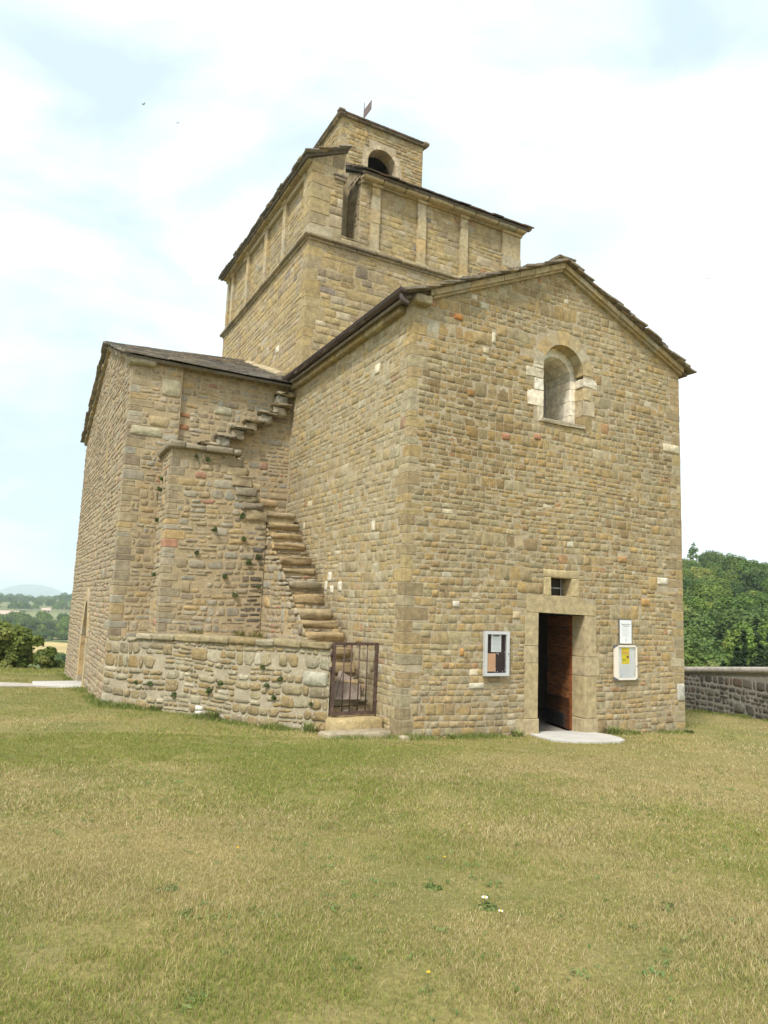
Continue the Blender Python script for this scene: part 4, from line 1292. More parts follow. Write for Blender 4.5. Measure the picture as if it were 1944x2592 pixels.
bd_ = empty('metal_sheet', (-.45, .98, .5), 'loose grey brown sheet leaning on the steps behind the iron gate', 'sheet')
b = MB()
pl = [(-.72, 1.0, .50), (-.26, .96, .50), (-.10, 1.30, .74), (-.40, 1.42, .92)]
nn = (Vector(pl[1])-Vector(pl[0])).cross(Vector(pl[3])-Vector(pl[0])).normalized()*.012
V = [tuple(Vector(p)-nn) for p in pl] + [tuple(Vector(p)+nn) for p in pl]
b.add(V, [(3,2,1,0), (4,5,6,7), (0,1,5,4), (1,2,6,5), (2,3,7,6), (3,0,4,7)])
b.build('sheet', [M['wood']], bd_)
b = MB()
b.add([(x-.07, y+.0, z+.0) for x, y, z in (pl[0], pl[3])] + [(pl[3][0], pl[3][1], pl[3][2]+.014), (pl[0][0], pl[0][1], pl[0][2]+.014)] + [(x-.07, y+.01, z+.03) for x, y, z in (pl[0], pl[3])] + [(pl[3][0], pl[3][1]+.01, pl[3][2]+.04), (pl[0][0], pl[0][1]+.01, pl[0][2]+.04)],
      [(0,1,2,3), (7,6,5,4), (0,4,5,1), (1,5,6,2), (2,6,7,3), (3,7,4,0)])
b.build('folded_edge', [M['wood']], bd_)

th_ = MB(); th_.rock((-.94, .50, -.14), (-.02, 1.02, .245), .05, .016, (.42,.33,.17))
tag(th_.build('threshold_stone', [M['rubble']], None, (-.48, .75, -.1)), 'thick worn sandstone block directly under the iron gate', 'step')
th2 = MB(); th2.rock((-1.20, .18, -.20), (-.03, .56, .085), .03, .012, (.36,.31,.22)); th2.rock((-.02, -.16, -.2), (.12, .0, .05), .02, .008, (.45,.40,.3))
tag(th2.build('ground_step', [M['rubble']], None, (-.6, .35, -.1)), 'lowest pale stone step lying in the grass before the gate', 'step')

# ------------------------------------------------------------------ boards beside the doorway
def text_mesh(txt, size, align='CENTER', bold=0.0):
    c = bpy.data.curves.new('lettering', 'FONT')
    c.body = txt; c.size = size; c.align_x = align; c.align_y = 'CENTER'; c.offset = bold; c.space_line = 1.05
    o = bpy.data.objects.new('lettering', c)
    COL.objects.link(o)
    dg = bpy.context.evaluated_depsgraph_get()
    me = bpy.data.meshes.new_from_object(o.evaluated_get(dg))
    COL.objects.unlink(o); bpy.data.objects.remove(o)
    return me
def put_text(txt, size, x, y, z, mat, parent, align='CENTER', bold=0.0, name='lettering'):
    me = text_mesh(txt, size, align, bold)
    me.materials.clear(); me.materials.append(mat)
    o = bpy.data.objects.new(name, me); COL.objects.link(o)
    o.rotation_euler = (math.pi/2, 0, 0)
    if parent: o.parent = parent; o.location = Vector((x, y, z)) - world_loc(parent)
    else: o.location = (x, y, z)
    return o

# left case: grey frame, brown felt, two papers
nb = empty('notice_case', (1.90, -.02, 1.37), 'grey framed glass notice case with brown felt back, left of the doorway', 'notice case')
x0, x1, z0_, z1_ = 1.635, 2.175, .985, 1.765
b = MB(); b.box((x0+.02, -.035, z0_+.02), (x1-.02, -.025, z1_-.02)); b.build('felt_back', [M['felt']], nb)
f = MB()
fwid = .052
for (a, c) in (((x0, z0_), (x0+fwid, z1_)), ((x1-fwid, z0_), (x1, z1_))):
    f.box((a[0], -.085, a[1]), (c[0], -.02, c[1]))
for (a, c) in (((x0+fwid, z0_), (x1-fwid, z0_+fwid)), ((x0+fwid, z1_-fwid), (x1-fwid, z1_))):
    f.box((a[0], -.084, a[1]), (c[0], -.02, c[1]))
for (a, c) in (((x0+fwid, z0_+fwid), (x0+fwid+.012, z1_-fwid)), ((x1-fwid-.012, z0_+fwid), (x1-fwid, z1_-fwid))):
    f.box((a[0], -.074, a[1]), (c[0], -.03, c[1]), (.7,.7,.7))
f.build('frame', [M['alu']], nb)
g = MB(); g.box((x0+fwid, -.070, z0_+fwid), (x1-fwid, -.067, z1_-fwid)); g.build('glass', [M['glass']], nb)
l = MB(); l.tube([(x1-.025, -.084, 1.37), (x1-.025, -.094, 1.37)], .011, 10); l.build('lock', [M['corner']], nb)
p = MB(); p.box((1.80, -.0395, 1.40), (2.02, -.0365, 1.715)); pa = p.build('paper_notice', [M['paper']], None, (1.91, -.038, 1.55))
tag(pa, 'white printed notice pinned at the top of the grey framed case', 'notice')
t = MB(); t.box((1.84, -.0405, 1.672), (1.98, -.0398, 1.70)); t.build('heading', [M['ink']], pa)
t = MB()
for k in range(15):
    w_ = rng.uniform(.12, .17) if k % 5 else .07
    t.box((1.91-w_/2, -.0403, 1.652-k*.0158), (1.91+w_/2, -.0397, 1.658-k*.0158))
t.build('print_lines', [M['softink']], pa)
p = MB(); p.box((1.69, -.0395, 1.06), (1.90, -.0365, 1.375)); pb = p.build('paper_notice', [M['orangepaper']], None, (1.80, -.038, 1.2))
tag(pb, 'salmon coloured notice in the lower left of the grey framed case', 'notice')
t = MB()
for k in range(13):
    t.box((1.715, -.0403, 1.345-k*.021), (1.715+rng.uniform(.13, .17), -.0397, 1.3495-k*.021))
t.build('print_lines', [plain_mat('salmon_ink', (.52,.30,.17), .8)], pb)
for (x, z) in ((1.93, 1.38), (1.96, 1.365), (1.90, 1.105), (1.91, 1.06), (1.95, 1.06), (2.06, 1.065), (2.10, 1.40)):
    pins = MB(); pins.tube([(x, -.035, z), (x, -.043, z)], .007, 8); pins.build('drawing_pin', [M['white']], nb)

# white printed panel, upper right
sg = empty('information_panel', (5.12, -.02, 1.81), 'white printed panel fixed to the wall above the white display case', 'panel')
b = MB(); b.box((4.955, -.040, 1.585), (5.275, -.022, 2.045)); b.build('board', [M['paper']], sg)
b = MB(); b.box((4.938, -.036, 1.575), (4.955, -.02, 2.055)); b.box((5.275, -.036, 1.575), (5.292, -.02, 2.055)); b.box((4.955, -.036, 2.045), (5.275, -.02, 2.06)); b.build('edge', [M['corner']], sg)
put_text('Eglise Saint-Pierre\net Saint-Paul', .034, 5.12, -.0415, 1.945, M['ink'], sg, bold=.0006)
t = MB()
for k in range(16):
    t.box((5.02, -.0412, 1.885-k*.0105), (5.02+rng.uniform(.15, .20), -.0402, 1.8885-k*.0105))
t.build('print_lines', [plain_mat('very_faint_ink', (.62,.64,.67), .8)], sg)
t = MB(); t.box((5.10, -.0412, 1.615), (5.14, -.0402, 1.685), (1,1,1)); t.build('emblem', [plain_mat('pale_ink', (.55,.58,.62), .8)], sg)

# white display case under it
dc = empty('display_case', (5.10, -.02, 1.22), 'white glass fronted display case with a yellow poster, right of the doorway', 'display case')
x0, x1, z0_, z1_ = 4.795, 5.405, .875, 1.55
b = MB(); b.box((x0+.03, -.035, z0_+.02), (x1-.03, -.022, z1_-.02)); b.build('back_board', [M['paper']], dc)
f = MB()
def cham(xa, xb, za, zb, d0, d1, mat=0):
    f.box((xa, -d1, za), (xb, -d0, zb), mat=mat)
prism(f, FW, [(x0, z0_+.05), (x0+.095, z0_+.012), (x0+.095, z1_-.012), (x0, z1_-.05)], .02, .066)
prism(f, FW, [(x1-.045, z0_+.012), (x1, z0_+.03), (x1, z1_-.04), (x1-.045, z1_-.012)], .02, .066)
prism(f, FW, [(x0+.095, z1_-.035), (x1-.045, z1_-.035), (x1-.045, z1_), (x0+.095, z1_)], .02, .068)
prism(f, FW, [(x0+.095, z0_), (x1-.045, z0_), (x1-.045, z0_+.03), (x0+.095, z0_+.03)], .02, .068)
f.build('frame', [M['cream']], dc)
k_ = MB(); prism(k_, FW, [(x0-.005, z0_-.005), (x0+.12, z0_-.005), (x0-.005, z0_+.06)], .02, .062); k_.build('corner_cap', [M['corner']], dc)
k_ = MB(); prism(k_, FW, [(x0-.005, z1_+.005), (x0-.005, z1_-.06), (x0+.12, z1_+.005)], .02, .062); k_.build('corner_cap', [M['corner']], dc)
k_ = MB(); prism(k_, FW, [(x1+.005, z1_+.003), (x1-.06, z1_+.003), (x1+.005, z1_-.05)], .02, .062); k_.build('corner_cap', [M['corner']], dc)
k_ = MB(); prism(k_, FW, [(x1+.005, z0_-.003), (x1+.005, z0_+.04), (x1-.05, z0_-.003)], .02, .062); k_.build('corner_cap', [M['corner']], dc)
g = MB(); g.box((x0+.095, -.056, z0_+.03), (x1-.045, -.053, z1_-.035)); g.build('glass', [M['glass']], dc)
l = MB(); l.tube([(x1-.022, -.065, 1.14), (x1-.022, -.076, 1.14)], .012, 10); l.build('lock', [M['corner']], dc)
l = MB(); l.box((x0+.10, -.040, 1.43), (x0+.125, -.037, 1.51)); l.build('sticker', [M['blueink']], dc)
p = MB(); p.box((5.00, -.0395, 1.185), (5.205, -.0365, 1.50)); yp = p.build('poster', [M['yellow']], None, (5.10, -.038, 1.34))
tag(yp, 'small bright yellow poster pinned inside the white display case', 'poster')
t = MB(); t.box((5.01, -.0404, 1.395), (5.195, -.0397, 1.432)); t.build('orange_band', [M['orangeink']], yp)
t = MB(); t.box((5.02, -.0404, 1.375), (5.19, -.0397, 1.387)); t.box((5.04, -.0404, 1.345), (5.10, -.0397, 1.350)); t.build('print_lines', [M['ink']], yp)
t = MB(); t.box((5.035, -.0404, 1.455), (5.055, -.0397, 1.475)); t.box((5.075, -.0404, 1.463), (5.14, -.0397, 1.470)); t.build('heading', [M['ink']], yp)
t = MB(); t.box((5.14, -.0404, 1.195), (5.165, -.0397, 1.205)); t.build('footer_mark', [M['ink']], yp)
t = MB(); t.box((5.13, -.0404, 1.30), (5.195, -.0397, 1.345)); t.build('picture', [M['brownink']], yp)
t = MB(); t.box((5.015, -.0404, 1.268), (5.105, -.0397, 1.285)); t.box((5.015, -.0404, 1.245), (5.10, -.0397, 1.257)); t.build('green_lines', [M['greenink']], yp)
p = MB(); p.box((4.95, -.0395, .93), (5.24, -.0365, 1.155)); wp = p.build('paper_notice', [M['paper']], None, (5.10, -.038, 1.04))
tag(wp, 'white sheet of text pinned under the yellow poster', 'notice')
t = MB()
for k, (a, w_) in enumerate(((5.0, .20), (4.98, .24), (4.97, .25), (4.975, .24), (4.99, .2), (4.97, .26), (5.0, .15), (4.98, .22), (5.0, .19))):
    t.box((a, -.0404, 1.130-k*.0215), (a+w_, -.0397, 1.1345-k*.0215))
t.build('print_lines', [M['softink']], wp)
t = MB(); t.tube([(4.985, -.0405, .955), (4.985, -.0397, .955)], .012, 10); t.build('round_mark', [M['ink']], wp)

# ------------------------------------------------------------------ weather vane
wv = empty('weather_vane', (3.37, 9.8, 18.3), 'rusty flag shaped weather vane on a thin pole on the belfry roof', 'weather vane')
b = MB(); b.tube([(3.37, 9.8, 18.2), (3.37, 9.8, 19.34)], [.022, .012], 8); b.build('pole', [M['iron']], wv)
b = MB(); b.box((3.362, 9.23, 18.73), (3.378, 9.80, 19.06)); b.build('flag', [plain_mat('vane_plate', (.17,.13,.12), .7, .2, .25, 12.0)], wv)
o_ = wv.children[-1]

# ------------------------------------------------------------------ ground, paths
gm = bpy.data.meshes.new('ground')
na = 240
rs = np.concatenate([[0.0], np.geomspace(.8, 7000, 150)])
cx0, cy0 = -3.0, 0.0
ang = np.linspace(0, 2*np.pi, na, endpoint=False)
V = [(cx0, cy0, gz(cx0, cy0))]
for r in rs[1:]:
    x = cx0 + r*np.sin(ang); y = cy0 + r*np.cos(ang)
    z = ground_z(x, y)
    V += list(zip(x.tolist(), y.tolist(), z.tolist()))
F = [(0, 1+(k+1) % na, 1+k) for k in range(na)]
for i in range(len(rs)-2):
    a = 1+i*na; b = a+na
    for k in range(na):
        F.append((a+k, a+(k+1) % na, b+(k+1) % na, b+k))
gm.from_pydata(V, [], F)
gm.polygons.foreach_set('use_smooth', np.ones(len(F), dtype=bool))
ground = bpy.data.objects.new('ground', gm); COL.objects.link(ground); tag(ground, kind='structure')
def ground_mat():
    m, nt, b = new_mat('lawn_soil')
    g = nnode(nt, 'ShaderNodeNewGeometry').outputs['Position']
    f = noise(nt, g, .55, 7, .6, .3)
    c = ramp(nt, f, .36, (.165,.165,.05), .64, (.285,.235,.095))
    f2 = noise(nt, g, 30.0, 6, .7)
    c = mixrgb(nt, 1.0, c, ramp(nt, f2, .28, (.55,.56,.5), .68, (1.2,1.18,1.15)), 'MULTIPLY')
    f4 = noise(nt, g, 2.6, 5, .65)
    c = mixrgb(nt, ramp(nt, f4, .56, (0,0,0), .75, (.6,.6,.6)), c, (.27,.22,.12))
    sx = nnode(nt, 'ShaderNodeSeparateXYZ'); nt.links.new(g, sx.inputs[0])
    far = nnode(nt, 'ShaderNodeMapRange'); far.inputs[1].default_value = 24; far.inputs[2].default_value = 60
    nt.links.new(sx.outputs[1], far.inputs[0])
    f3 = noise(nt, g, .012, 5, .6)
    c = mixrgb(nt, far.outputs[0], c, ramp(nt, f3, .4, (.075,.12,.028), .62, (.16,.18,.06)))
    nt.links.new(c, b.inputs['Base Color']); b.inputs['Roughness'].default_value = .95
    bump(nt, b, noise(nt, g, 45.0, 6, .7), .02, .8)
    return m
gm.materials.append(ground_mat())

def sheet(name, pts, mat, lift=.012, label=None, thick=.0, sub=1):
    """a thin sheet that follows the ground"""
    polys = [[Vector((x, y, 0)) for x, y in pts]]
    tris = tessellate_polygon(polys)
    mb = MB()
    Vt = [(x, y, gz(x, y)+lift) for x, y in pts]
    mb.add(Vt, [t if (Vector(polys[0][t[1]])-polys[0][t[0]]).cross(polys[0][t[2]]-polys[0][t[0]]).z > 0 else (t[0], t[2], t[1]) for t in tris])
    n = len(pts)
    ar = sum(pts[i][0]*pts[(i+1) % n][1]-pts[(i+1) % n][0]*pts[i][1] for i in range(n))
    Vl = [(x, y, gz(x, y)-.15) for x, y in pts]
    mb.add(Vt+Vl, [(i, n+i, n+(i+1) % n, (i+1) % n) for i in range(n)])
    o = mb.build(name, [mat])
    return o
# pale apron in front of the doorway: a half round of concrete
apr = [(2.72, .0), (2.60, -.35), (2.52, -.80), (2.60, -1.02), (2.85, -1.18), (3.15, -1.30), (3.55, -1.36), (3.86, -1.18), (4.12, -.80), (4.28, -.4), (4.32, .0), (4.05, .34), (2.9, .34)]
ap_o = sheet('path', apr, M['concrete'], .03); tag(ap_o, 'rounded pale concrete apron before the open wooden door', None, kind='structure')
pth = [(TX+.3, 10.25), (TX+.3, 11.55), (-4.8, 11.75), (-6.5, 11.85), (-9, 11.9), (-13, 11.9), (-13, 10.4), (-9, 10.3), (-6.5, 10.22), (-4.8, 10.2)]
pt_o = sheet('path', pth, M['gravel'], .03); tag(pt_o, kind='structure')
slb = MB(); slb.rock((-5.0, 10.15, gz(-4.4, 11)-.2), (TX+.35, 11.65, gz(-4.4, 11)+.075), .02, .006, (1, 1, 1))
sb = slb.build('door_slab', [M['concrete']], None, (-4.4, 10.9, gz(-4.4, 11))); tag(sb, 'smooth pale slab at the pointed side doorway', 'slab')

# ------------------------------------------------------------------ boundary wall on the right
bw = empty('boundary_wall', (12.2, 4.0, -.6), 'dark grey stone boundary wall with a pale rounded coping, right of the church', 'wall')
A1_ = Vector((10.9, -1.6, 0)); B0 = Vector((14.6, 13.0, 0))
BD = (B0-A1_).normalized(); A0 = A1_ - BD*11.0; BN = Vector((-BD.y, BD.x, 0)); BL = (B0-A0).length
FB = Fr(A0, BD, BN)
zt0 = lambda u: .98 - .085*max(0, u-13.7) if u < 18 else .98-.085*4.3-.03*(u-18)
wl = MB()
prism(wl, FB, [(0, -1.8), (BL, -1.8), (BL, zt0(BL)-.14), (18, zt0(18)-.14), (13.7, .84), (0, .84)], -.42, 0, (1, 1, 1), 0)
fill(wl, FB, 0, 20.5, -.95, .84, Sty(PAL_FAR, band=(.22,.36), rows=(.10,.24), w=(.12,.36), joint=.05, p=3.2, jit=.34, h=(.005,.035), ins=.03, seg=(.3,.9), drift=.02), clip=[(0, -2), (20.5, -2), (20.5, zt0(20.5)-.13), (18, zt0(18)-.13), (13.7, .86), (0, .86)])
wl.build('wall', [M['mortar_far'], M['farstone']], bw)
cpm = MB()
us = [0, 7, 13.7, 16, 18, 21, BL]
prof = [(.05, -.14), (.06, -.05), (.03, .0), (-.1, .03), (-.3, .03), (-.44, 0), (-.47, -.06), (-.46, -.14)]
V = []; F = []
for u in us:
    for d, z in prof: V.append(FB(u, zt0(u)+z, d))
m = len(prof)
for i in range(len(us)-1):
    for k in range(m): F.append((i*m+k, i*m+(k+1) % m, (i+1)*m+(k+1) % m, (i+1)*m+k))
F.append(tuple(range(m)))
cpm.add(V, F, (.36,.33,.30), 0, True)
cpm.build('coping', [M['coping']], bw)
# ------------------------------------------------------------------ leaves, trees, shrubs
def leaf_mesh(name, lobes, n, size, cols, seed, squash=1.0, stretch=1.3, mats=None, inner=.55, up=.35):
    """leaf clumps spread through the volume of several lobes (cx, cy, cz, rx, ry, rz)"""
    r = np.random.default_rng(seed)
    vol = np.array([l[3]*l[4]*l[5] for l in lobes])**(2/3)
    which = r.choice(len(lobes), n, p=vol/vol.sum())
    L = np.array(lobes)[which]
    d = r.normal(size=(n, 3)); d /= np.linalg.norm(d, axis=1)[:, None]
    low = d[:, 2] < -.35
    d[low, 2] *= -r.random(low.sum())
    rad = inner + (1-inner)*r.random(n)**.45
    bumpy = 1 + .16*np.sin(d[:, 0]*7+which*2.1)*np.sin(d[:, 1]*6+which)*np.sin(d[:, 2]*7+which*.7)
    P = L[:, :3] + d*L[:, 3:6]*(rad*bumpy)[:, None]
    nrm = d + r.normal(scale=.55, size=(n, 3)) + np.array([0, 0, up])
    nrm /= np.linalg.norm(nrm, axis=1)[:, None]
    t = np.cross(nrm, r.normal(size=(n, 3))); t /= np.linalg.norm(t, axis=1)[:, None]
    b = np.cross(nrm, t)
    s = size*(.6+.8*r.random(n))[:, None]
    Q = np.stack([P - t*s*.5*stretch, P + b*s*.42, P + t*s*.5*stretch, P - b*s*.42], axis=1).reshape(-1, 3)
    me = bpy.data.meshes.new(name)
    me.vertices.add(4*n); me.vertices.foreach_set('co', Q.ravel())
    me.loops.add(4*n); me.loops.foreach_set('vertex_index', np.arange(4*n, dtype=np.int32))
    me.polygons.add(n); me.polygons.foreach_set('loop_start', np.arange(0, 4*n, 4, dtype=np.int32))
    me.polygons.foreach_set('loop_total', np.full(n, 4, dtype=np.int32))
    at = me.attributes.new('tint', 'FLOAT_COLOR', 'FACE')
    ca = np.array(cols)
    base = ca[r.integers(0, len(ca), len(lobes))][which]
    k = (.72 + .56*r.random(n))[:, None]
    c = np.ones((n, 4), np.float32); c[:, :3] = base*k
    at.data.foreach_set('color', c.ravel())
    me.update(calc_edges=True); me.validate()
    for m in (mats or [M['treeleaf']]): me.materials.append(m)
    return me

def crown_lobes(r, R, H, n=9, base=.35):
    L = [(0, 0, H*.62, R*.72, R*.72, H*.36)]
    for k in range(n):
        a = 2*math.pi*k/n + r.uniform(-.4, .4); e = r.uniform(.35, .72)
        L.append((R*e*math.cos(a), R*e*math.sin(a), H*r.uniform(base, .82), R*r.uniform(.34, .5), R*r.uniform(.34, .5), H*r.uniform(.16, .26)))
    return L

G1 = [(0.098,0.172,0.030), (0.115,0.196,0.034), (0.081,0.147,0.030), (0.138,0.201,0.039)]
G2 = [(0.132,0.196,0.034), (0.161,0.218,0.044), (0.109,0.172,0.032)]
G3 = [(0.067,0.129,0.030), (0.081,0.144,0.032), (0.092,0.152,0.037)]
G4 = [(0.190,0.236,0.053), (0.155,0.213,0.041), (0.213,0.247,0.069)]
protos = []
for k, (cols, R, H) in enumerate(((G1, 3.0, 6.4), (G2, 2.8, 5.6), (G3, 3.1, 6.8), (G4, 2.6, 5.4), (G1, 2.7, 6.0))):
    me = leaf_mesh('tree', crown_lobes(random.Random(40+k), R, H, 12), 7000, .25, cols, 60+k)
    # a trunk under the crown
    protos.append(me)

def put(name, me, loc, rz, sc, label, cat, group=None):
    o = bpy.data.objects.new(name, me); COL.objects.link(o)
    o.location = loc; o.rotation_euler = (0, 0, rz); o.scale = sc if isinstance(sc, tuple) else (sc, sc, sc)
    return tag(o, label, cat, group)

# wooded hill on the right
def polar(az, s): return CAM.x + s*math.sin(R_(az)), CAM.y + s*math.cos(R_(az))
def hill_h(az, s):
    t = sstep(42, 215, s)
    w = sstep(38, 46, az)*(1-sstep(80, 96, az))
    crest = 15.5 + .7*np.sin(az*1.3) + .5*np.sin(az*3.1+1) - .12*(az-52)
    return -5.0 + w*(crest+3.0)*t - 3.0*(1-w)
hv = []; hf = []
azs = np.linspace(38, 96, 60); ss = np.linspace(34, 330, 46)
for s in ss:
    for a in azs:
        x, y = polar(a, s)
        h = float(hill_h(a, s)) - (.03*max(0, s-230))
        hv.append((x, y, h))
for i in range(len(ss)-1):
    for k in range(len(azs)-1):
        q = i*len(azs)+k
        hf.append((q, q+len(azs), q+len(azs)+1, q+1))
hme = bpy.data.meshes.new('hill'); hme.from_pydata(hv, [], hf); hme.polygons.foreach_set('use_smooth', np.ones(len(hf), dtype=bool))
hme.materials.append(plain_mat('hill_scrub', (.055,.075,.024), .95, 0, .4, .3))
hill = bpy.data.objects.new('hill', hme); COL.objects.link(hill); tag(hill, kind='structure')
cnt = 0
tr_r = random.Random(3)
s = 58.0
while s < 226 and cnt < 270:
    gap = 4.7 if s < 100 else 5.3
    azst = math.degrees(gap/s)
    a = 48.5 + tr_r.uniform(0, azst)
    while a < 60.0:
        aa = a + tr_r.uniform(-.3, .3)*azst; s2 = s + tr_r.uniform(-2.2, 2.2)
        if 48.6 < aa < 60.5 or s > 120:
            x, y = polar(aa, s2)
            k = tr_r.choice((0, 0, 1, 2, 2, 3, 4, 1, 0))
            scl = tr_r.uniform(.78, 1.12)
            if tr_r.random() < .9:
                put('tree', protos[k], (x, y, float(hill_h(aa, s2))-1.0), tr_r.uniform(0, 6.28), (scl, scl, scl*tr_r.uniform(.85, 1.1)), 'leafy green tree in the wood covering the hillside beyond the boundary wall', 'tree', 'trees of the hillside wood')
                cnt += 1
        a += azst
    s += gap*(1.0 if s < 120 else 1.15)
# the rest of the wood, beyond what the view between church and frame shows
wl2 = []
for q in range(420):
    aa = tr_r.choice((tr_r.uniform(38, 48.8), tr_r.uniform(60.3, 88))); s2 = math.sqrt(tr_r.uniform(58**2, 228**2)); k = tr_r.uniform(.9, 1.25)
    x, y = polar(aa, s2); wl2.append((x, y, float(hill_h(aa, s2))-1.0+3.4*k, 2.9*k, 2.9*k, 2.6*k))
w2 = bpy.data.objects.new('wood', leaf_mesh('wood', wl2, 90000, .75, G1+G2+G3, 78)); COL.objects.link(w2)
tag(w2, 'continuation of the green wood over the hillside', 'wood', kind='stuff')
# taller thin tree on the crest
sk = MB()
r_ = random.Random(8)
sk.tube([(0, 0, 0), (.1, 0, 6), (.0, .1, 11)], [.18, .12, .03], 6)
x, y = polar(51.75, 214)
tall = empty('bare_topped_tree', (x, y, float(hill_h(51.75, 214))-1), 'thin sparse tree standing above the skyline of the wood', 'tree')
t_ = MB(); t_.tube([(x, y, tall.location.z), (x+.1, y, tall.location.z+6), (x, y+.1, tall.location.z+12.0)], [.2, .13, .03], 6)
t_.build('trunk', [M['bark']], tall)
me = leaf_mesh('crown', [(0, 0, 8.2, 1.9, 1.9, 1.6), (.6, .2, 10.2, 1.2, 1.2, 1.3), (-.5, .1, 9.6, 1.1, 1.1, 1.2), (.1, 0, 11.6, .7, .7, 1.0)], 420, .42, G3, 91)
c_ = bpy.data.objects.new('crown', me); COL.objects.link(c_); c_.parent = tall

# dark conifers behind the boundary wall
def conifer(az, s, H, Rr, seed, label):
    x, y = polar(az, s)
    z = -2.8
    root_ = empty('conifer', (x, y, z), label, 'conifer', None)
    t_ = MB(); t_.tube([(x, y, z), (x, y, z+H*.35)], [.14, .05], 7); t_.build('trunk', [M['bark']], root_)
    r = random.Random(seed)
    L = []
    for q in range(8):           # several upright leaders, so the outline is ragged
        a0 = r.uniform(0, 6.28); e = 0 if q == 0 else Rr*r.uniform(.3, .75)
        ox, oy = e*math.cos(a0), e*math.sin(a0)
        hq = H if q == 0 else H*r.uniform(.55, .88)
        rq = Rr*(.8 if q == 0 else .72)
        for k in range(13):
            tt = k/12
            rr = rq*max(.08, (1-tt**1.6))*r.uniform(.7, 1.1)
            a = r.uniform(0, 6.28)
            L.append((ox+rr*.4*math.cos(a), oy+rr*.4*math.sin(a), hq*(.05+.93*tt), max(.09, rr*.6), max(.09, rr*.6), H*.07))
    me = leaf_mesh('crown', L, 16000, .12, [(.026,.050,.018), (.034,.062,.022), (.022,.042,.016)], seed, stretch=1.8, mats=[M['leaf']])
    c_ = bpy.data.objects.new('crown', me); COL.objects.link(c_); c_.parent = root_
conifer(55.75, 33, 5.0, 1.3, 21, 'tall dark conifer behind the boundary wall at the edge of the wood')
conifer(57.3, 34.5, 4.6, 1.6, 22, 'broad dark conifer at the far right behind the boundary wall')
conifer(54.5, 34, 3.7, 1.0, 23, 'short dark conifer left of the tall one behind the boundary wall')
# low bright bushes just over the wall
for k, (az, s, sc_) in enumerate(((51.4, 44, .50), (52.6, 47, .62), (53.5, 45, .5), (50.2, 46, .6), (58.6, 45, .6))):
    x, y = polar(az, s)
    put('bush', protos[3 if k % 2 else 1], (x, y, -3.4), k*1.3, (sc_, sc_, sc_*.95), ['yellow green bush against the church corner behind the boundary wall', 'tallest light green bush just behind the boundary wall', 'light green bush beside the short conifer', 'light green bush hidden mostly by the church corner', 'light green bush at the far right behind the wall'][k], 'bush', 'bushes behind the boundary wall')

# shrubs at the edge of the lawn on the left
LEAFC = [(.165,.205,.040), (.19,.23,.046), (.13,.175,.035), (.22,.24,.06)]
for k, (az, s, R, H, lab) in enumerate(((-1.15, 31.5, 1.35, 1.95, 'dark green leafy shrub at the far left edge of the lawn'), (.95, 31.0, .98, 2.0, 'large dark green leafy shrub in the middle of the lawn edge'), (2.95, 30.5, .50, 1.02, 'rounded lower shrub beside the large one at the lawn edge'), (3.95, 31.0, .42, .55, 'small shrub at the lawn edge nearest the church'), (-4.3, 32, 2.2, 2.0, 'broad shrub outside the left of the lawn edge'))):
    x, y = polar(az, s)
    z = gz(x, y) - .15
    rt = empty('shrub', (x, y, z), lab, 'shrub', 'shrubs along the edge of the lawn')
    r = random.Random(70+k)
    L = [(0, 0, H*.5, R*.7, R*.7, H*.42)]
    for q in range(12):
        a = r.uniform(0, 6.28); e = r.uniform(.3, .85)
        L.append((R*e*math.cos(a), R*e*math.sin(a), H*r.uniform(.08, .82), R*r.uniform(.22, .38), R*r.uniform(.22, .38), H*r.uniform(.13, .24)))
    me = leaf_mesh('foliage', L, 11000, .10, LEAFC, 80+k, mats=[M['leaf']], inner=.4)
    f_ = bpy.data.objects.new('foliage', me); COL.objects.link(f_); f_.parent = rt
    t_ = MB()
    for q in range(5):
        a = r.uniform(0, 6.28)
        t_.tube([(x, y, z), (x+.3*R*math.cos(a), y+.3*R*math.sin(a), z+H*.4), (x+.5*R*math.cos(a), y+.5*R*math.sin(a), z+H*.75)], [.04, .03, .01], 5)
    t_.build('stems', [M['bark']], rt)

# ------------------------------------------------------------------ valley, ridge, mountain on the left
def flat_patch(name, az0, az1, s0, s1, z, mat, n=24):
    V = []; F = []
    for i in range(n+1):
        a = az0 + (az1-az0)*i/n
        w = 4*math.sin(a*5+s0)
        for s in (s0+w*.6, s1+w): x, y = polar(a, s); V.append((x, y, z))
    for i in range(n): F.append((2*i, 2*i+1, 2*i+3, 2*i+2))
    me = bpy.data.meshes.new(name); me.from_pydata(V, [], F); me.materials.append(mat)
    o = bpy.data.objects.new(name, me); COL.objects.link(o); tag(o, kind='structure'); return o
ZV = gz(0, 300)
straw = plain_mat('mown_straw', (.37,.285,.115), .95, 0, .16, .05)
straw2 = plain_mat('ripe_corn', (.44,.35,.15), .95, 0, .10, .05)
flat_patch('field', -9, 12, 205, 292, ZV+.15, straw)
flat_patch('field', -9, 12, 318, 345, ZV+.15, straw2)
vr = random.Random(17)
def ridge_z(s, az=0):
    return ZV + 8.2*float(sstep(430, 900, s)) + 6.0*float(sstep(2.2, 5.5, az))*float(sstep(600, 900, s))
V = []; F = []
ra = np.linspace(-14, 16, 40); rs_ = np.linspace(425, 1300, 24)
for s in rs_:
    for a in ra:
        x, y = polar(a, s); V.append((x, y, ridge_z(s, a) + .02 - (.06*max(0, s-960))))
for i in range(len(rs_)-1):
    for k in range(len(ra)-1):
        q = i*len(ra)+k; F.append((q, q+len(ra), q+len(ra)+1, q+1))
rme = bpy.data.meshes.new('ridge'); rme.from_pydata(V, [], F); rme.polygons.foreach_set('use_smooth', np.ones(len(F), dtype=bool))
